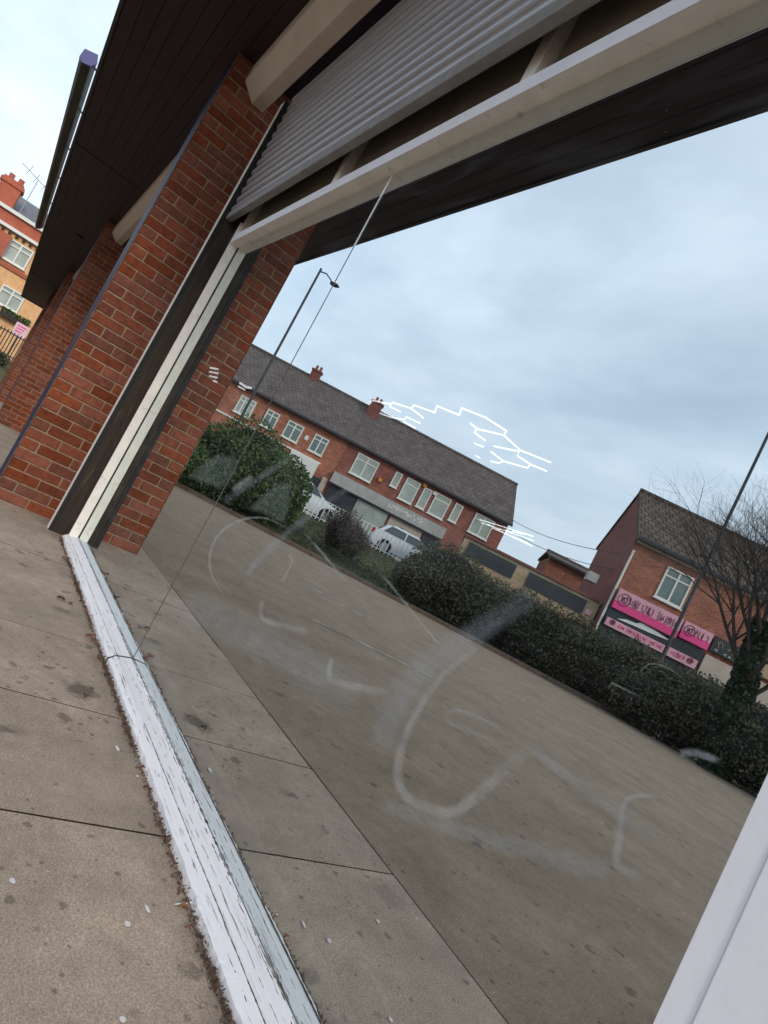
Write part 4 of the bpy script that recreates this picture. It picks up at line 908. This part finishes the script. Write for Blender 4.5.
tp_ = [tb, tb+tdir*1.0, tb+tdir*2.0+Vector((0.05, 0, 0)), tb+tdir*3.1]
trunk.tube(tp_, [0.24, 0.19, 0.17, 0.14], 10).build('trunk', M['bark'], TREE, smooth=True)
for k in range(13):
    a_ = k*2.4; h_ = 1.6+1.5*(k/12); base = tb+tdir*h_
    grow(crown, base, Vector((math.cos(a_)*0.85, math.sin(a_)*0.85, tq.uniform(0.5, 1.7))).normalized(), tq.uniform(1.9, 2.7), tq.uniform(0.045, 0.06), 1)
crown.build('branches', M['bark'], TREE, fix=False); fine.build('twigs', M['bark'], TREE, fix=False)
iv, ivn = [], []
for i in range(5200):
    h_ = tq.uniform(0, 3.5); a_ = tq.uniform(0, 6.28); r_ = (0.29-0.035*h_)*tq.uniform(0.8, 1.35); c = tb+tdir*h_
    iv.append((c.x+r_*math.cos(a_), c.y+r_*math.sin(a_), c.z)); ivn.append((math.cos(a_), math.sin(a_), 0.3))
leaves(iv, ivn, 0.05, M['livy'], 'ivy', TREE, aspect=0.8)

# ------------------------------------------------------------------ direct view, far left: the buff house beyond the piers
M['buff'] = mat('warm_buff_brick', (0.72, 0.42, 0.20), 0.9, 0.14, 3, dirt=((0.6, 0.3, 0.14), 5, 0.5, 0.7))
M['redband'] = mat('red_terracotta', (0.42, 0.12, 0.07), 0.85, 0.15, 3)
M['slate'] = mat('blue_slate', (0.15, 0.15, 0.16), 0.7, 0.2, 4)
M['signwhite'] = mat('pink_white_notice', (0.75, 0.5, 0.52), 0.6, 0.15, 6)
XH = -38.0
def hx(px, py): d = ray(px, py); return CAM + d*((XH-CAM.x)/d.x)
HP = Vector((XH, -9, 0)); hr = Vector((0, 1, 0)); ha = Vector((-1, 0, 0))
def yz(px, py): v = hx(px, py); return v.y+9, v.z
LH = empty('corner_villa', (XH, -3, 1.0), 'warm buff brick house with red band and tall chimney beyond the canopy end', 'house')
zt = yz(40, 231)[1]; zb_ = yz(37, 246)[1]
MB().obox(HP, hr, ha, 0, 18, 0, 8, 1.0, zb_).build('wall', M['buff'], LH)
MB().obox(HP, hr, ha, 0, 18, 0.02, 7.9, zb_+0.12, zt).build('parapet', M['redband'], LH)
MB().obox(HP, hr, ha, 0, 18, -0.15, 0.1, zt, zt+0.16).build('coping', M['upvc'], LH)
MB().obox(HP, hr, ha, 0, 18, -0.2, 0.1, zb_-0.03, zb_+0.12).build('cornice', M['upvc'], LH)
for k in range(26):
    s_ = 3+k*0.32; MB().obox(HP, hr, ha, s_, s_+0.12, -0.16, 0.0, zb_-0.22, zb_-0.03).build('bracket', M['brownwood'], LH)
k_ = Vector((0, 0, 1))
rf = MB().prism([HP+hr*2.8+ha*0.6+k_*zt, HP+hr*18+ha*0.6+k_*zt, HP+hr*18+ha*4+k_*(zt+1.7), HP+hr*4.5+ha*4+k_*(zt+1.7)], ha*0.2).build('roof', M['slate'], LH)
c0, zc0 = yz(16, 176); 
MB().obox(HP, hr, ha, c0-0.5, c0+0.42, 0.9, 1.9, zt, zc0).obox(HP, hr, ha, c0-0.58, c0+0.5, 0.82, 1.98, zc0-0.3, zc0-0.12).build('chimney', M['redband'], LH)
for ss in (-0.25, 0.2): MB().tube([HP+hr*(c0+ss)+ha*1.4+k_*zc0, HP+hr*(c0+ss)+ha*1.4+k_*(zc0+0.3)], 0.13, 8).build('chimney_pot', M['redband'], LH)
ya, za_ = yz(31, 190); AP = HP+hr*ya+ha*1.0
MB().tube([AP+k_*(zt+.3), AP+k_*(za_+0.85)], 0.02, 5).tube([AP+hr*-0.9+k_*(za_+1.1), AP+hr*0.8+k_*(za_+0.6)], 0.016, 5).tube([AP+hr*-0.55+k_*(za_+0.75), AP+hr*-0.45+k_*(za_+1.3)], 0.012, 4).tube([AP+hr*-0.15+k_*(za_+0.6), AP+hr*-0.05+k_*(za_+1.1)], 0.012, 4).tube([AP+hr*0.3+k_*(za_+0.5), AP+hr*0.4+k_*(za_+1.0)], 0.012, 4).build('aerial', M['steel'], LH)
for (q0, q1) in (((19, 243), (20, 268)), ((11, 288), (14, 312))):
    y0, z1_ = yz(*q0); _, z0_ = yz(*q1); window(LH, HP, hr, ha, y0-0.35, y0+0.72, z0_, z1_, 2, True, 'curtain', 0.08)
ys_, zs_ = yz(12, 269); MB().obox(HP, hr, ha, 0, 18, -0.1, 0.0, zs_-0.1, zs_+0.1).build('string_course', M['redband'], LH)
ys2, _ = yz(4, 240); MB().obox(HP, hr, ha, ys2-2.5, ys2+0.25, -0.3, 0.0, zs_+0.2, zb_-0.3).build('red_bay', M['redband'], LH)
yw, zw = yz(13, 314); bp_, bu_ = [], []
for i in range(260): bp_.append((XH+0.15+tq.uniform(0, .2), yw-9+tq.uniform(-0.5, 0.8), zw-0.05+tq.uniform(-.1, .14))); bu_.append((1, 0, .5))
wbx = MB().obox(HP, hr, ha, yw-0.5, yw+0.8, -0.35, -0.06, zw-0.35, zw-0.12).build('window_box', M['brownwood'], LH); leaves(bp_, bu_, 0.06, M['lgreen'], 'plants', wbx)
# notice, railing and hedge in front of it
def hxx(px, py, X): d = ray(px, py); return CAM + d*((X-CAM.x)/d.x)
n0 = hxx(21, 331, -34.0); NS = empty('notice_board', (n0.x, n0.y, 1.05), 'small pink and white notice board by the far railing', 'sign')
MB().box(-34.03, -34.0, n0.y-0.3, n0.y+0.25, n0.z-0.3, n0.z+0.3).build('board', M['signwhite'], NS); MB().box(-34.07, -34.031, n0.y-0.04, n0.y+0.04, 1.0, n0.z+0.2).build('post', M['pole'], NS)
sqn = MB(); [sqn.box(-33.999, -33.992, n0.y-0.22, n0.y+0.15-0.05*i, n0.z+0.15-0.13*i, n0.z+0.2-0.13*i) for i in range(3)]; sqn.build('notice_strokes', M['pink2'], NS)
fr = empty('iron_railing', (-32, -2.2, 1.05), 'dark iron railing in front of the buff house', 'railing')
zt1 = hxx(4, 327, -32).z; bmm = MB().tube([(0, 0, 0), (0, 0, zt1-1.0)], 0.022, 5).mesh('bar', M['dpanel'])
for i in range(40): link('bar', bmm, fr, loc=(-32, -5.4+i*0.13, 1.02))
for z_ in (1.2, zt1-0.08): MB().box(-32.03, -31.97, -5.5, -0.1, z_-0.025, z_+0.025).build('rail', M['dpanel'], fr)
hp0 = hxx(3, 356, -30.0)
bush('low_hedge', [((-30.0, -2.6, 0.95), (0.5, 1.0, 0.42)), ((-30.0, -1.3, 0.9), (0.5, 0.8, 0.36)), ((-30, -4.2, 0.95), (0.5, 1.0, 0.42))], 3600, 0.05, 'ldark', 'low dark hedge below the far iron railing', 71)

# ------------------------------------------------------------------ litter along the sill
lm = []
for k in range(3):
    mb = MB(); q = random.Random(k); Ln, Wd = 0.026, 0.011; n = 5; cu = q.uniform(0.2, 0.5)
    for i in range(n+1):
        u = i/n; wv = Wd*math.sin(math.pi*min(max(u, .04), .97))**0.8; zc_ = cu*0.02*math.sin(u*3.1)
        mb.v += [Vector(((u-.5)*Ln, -wv, zc_+0.006)), Vector(((u-.5)*Ln, 0, zc_)), Vector(((u-.5)*Ln, wv, zc_+0.005+q.uniform(-.002, .003)))]
    for i in range(n):
        a_ = 3*i; mb.f += [(a_, a_+1, a_+4, a_+3), (a_+1, a_+2, a_+5, a_+4)]
    lm.append(mb.mesh('dry_leaf', M['leaf_dry']))
lf = [(72, 567), (60, 600), (85, 612), (92, 620), (70, 605), (95, 645), (103, 652), (98, 660), (88, 640), (108, 668), (91, 690), (113, 655), (120, 690), (129, 712), (84, 698), (137, 742), (143, 770), (181, 910), (186, 931), (225, 965), (235, 1000), (147, 790), (64, 560), (75, 585)]
for i, (a_, b_) in enumerate(lf):
    v = onz(a_, b_); o = link('dry_leaf', lm[i % 3], loc=(v.x, v.y, 0.003)); o.rotation_euler = (tq.uniform(-.3, .3), tq.uniform(-.3, .3), tq.uniform(0, 6.28)); s_ = tq.uniform(0.45, 0.95) if b_ > 640 else tq.uniform(0.9, 1.5); o.scale = (s_, s_, s_)
    tag(o, 'small curled dry brown leaf lying on the concrete by the sill', 'leaf', 'dry leaves by the sill')
tg = [onz(174, 906), onz(188, 904.5), onz(202, 905)]
tag(MB().tube([(p_.x, p_.y, 0.004) for p_ in tg], [0.0012, 0.0015, 0.001], 5).build('twig', M['cable']), 'thin pale straw lying across two dry leaves by the sill', 'twig')
db = MB(); xx = XL
while xx < XR:
    dens = 0.5+0.5*math.sin(xx*5.1)+0.4*math.sin(xx*13+1)
    for i in range(int(2+5*max(0, dens))):
        yy = -0.093-abs(tq.gauss(0, 0.006)); zz_ = tq.uniform(0.0, 0.016)*max(0, 1-abs(yy+0.093)/0.03); r_ = tq.uniform(0.0015, 0.0045); c = Vector((xx+tq.uniform(-.008, .008), yy, zz_))
        b_ = len(db.v); db.v += [c+Vector((tq.uniform(-1, 1), tq.uniform(-1, 1), tq.uniform(-1, 1)))*r_*1.6 for _ in range(4)]; db.f += [(b_, b_+1, b_+2), (b_, b_+2, b_+3), (b_, b_+3, b_+1), (b_+1, b_+3, b_+2)]
    xx += 0.008
o = db.build('leaf_litter', M['debris'], fix=False); tag(o, 'dark crumbs of dirt and leaf litter along the sill edge', 'litter', kind='stuff')
M['flake'] = mat('white_flake', (0.72, 0.68, 0.67), 0.6, 0.1, 50)
for (a_, b_, l_, w_, lb) in ((147, 910, 0.017, 0.006, 'long white paint flake on the concrete near the straw'), (127, 925, 0.011, 0.009, 'rounded white paint flake on the concrete, left of the long flake'), (117, 749, 0.02, 0.009, 'largest white paint flake on the concrete, above the slab joint'), (12, 882, 0.010, 0.008, 'small white flake at the left picture edge'), (122, 1021, 0.009, 0.008, 'small white flake at the bottom picture edge'), (226, 973, 0.014, 0.007, 'white flake lying in the litter at the sill edge'), (137, 777, 0.007, 0.004, 'tiny white flake between the slab joint and the sill')):
    v = onz(a_, b_); d_ = (onz(a_+4, b_+8)-v).normalized(); n = Vector((-d_.y, d_.x, 0)); pts = []
    for i in range(9):
        t_ = 2*math.pi*i/9; l_ *= 1.0; pts.append(Vector((v.x, v.y, 0.002))+d_*(l_*0.72*math.cos(t_)*tq.uniform(.75, 1.1))+n*(w_*0.62*math.sin(t_)*tq.uniform(.75, 1.1)))
    tag(MB().prism(pts, (0, 0, 0.0012)).build('paint_flake', M['flake']), lb, 'paint flake', 'white flakes on the concrete')
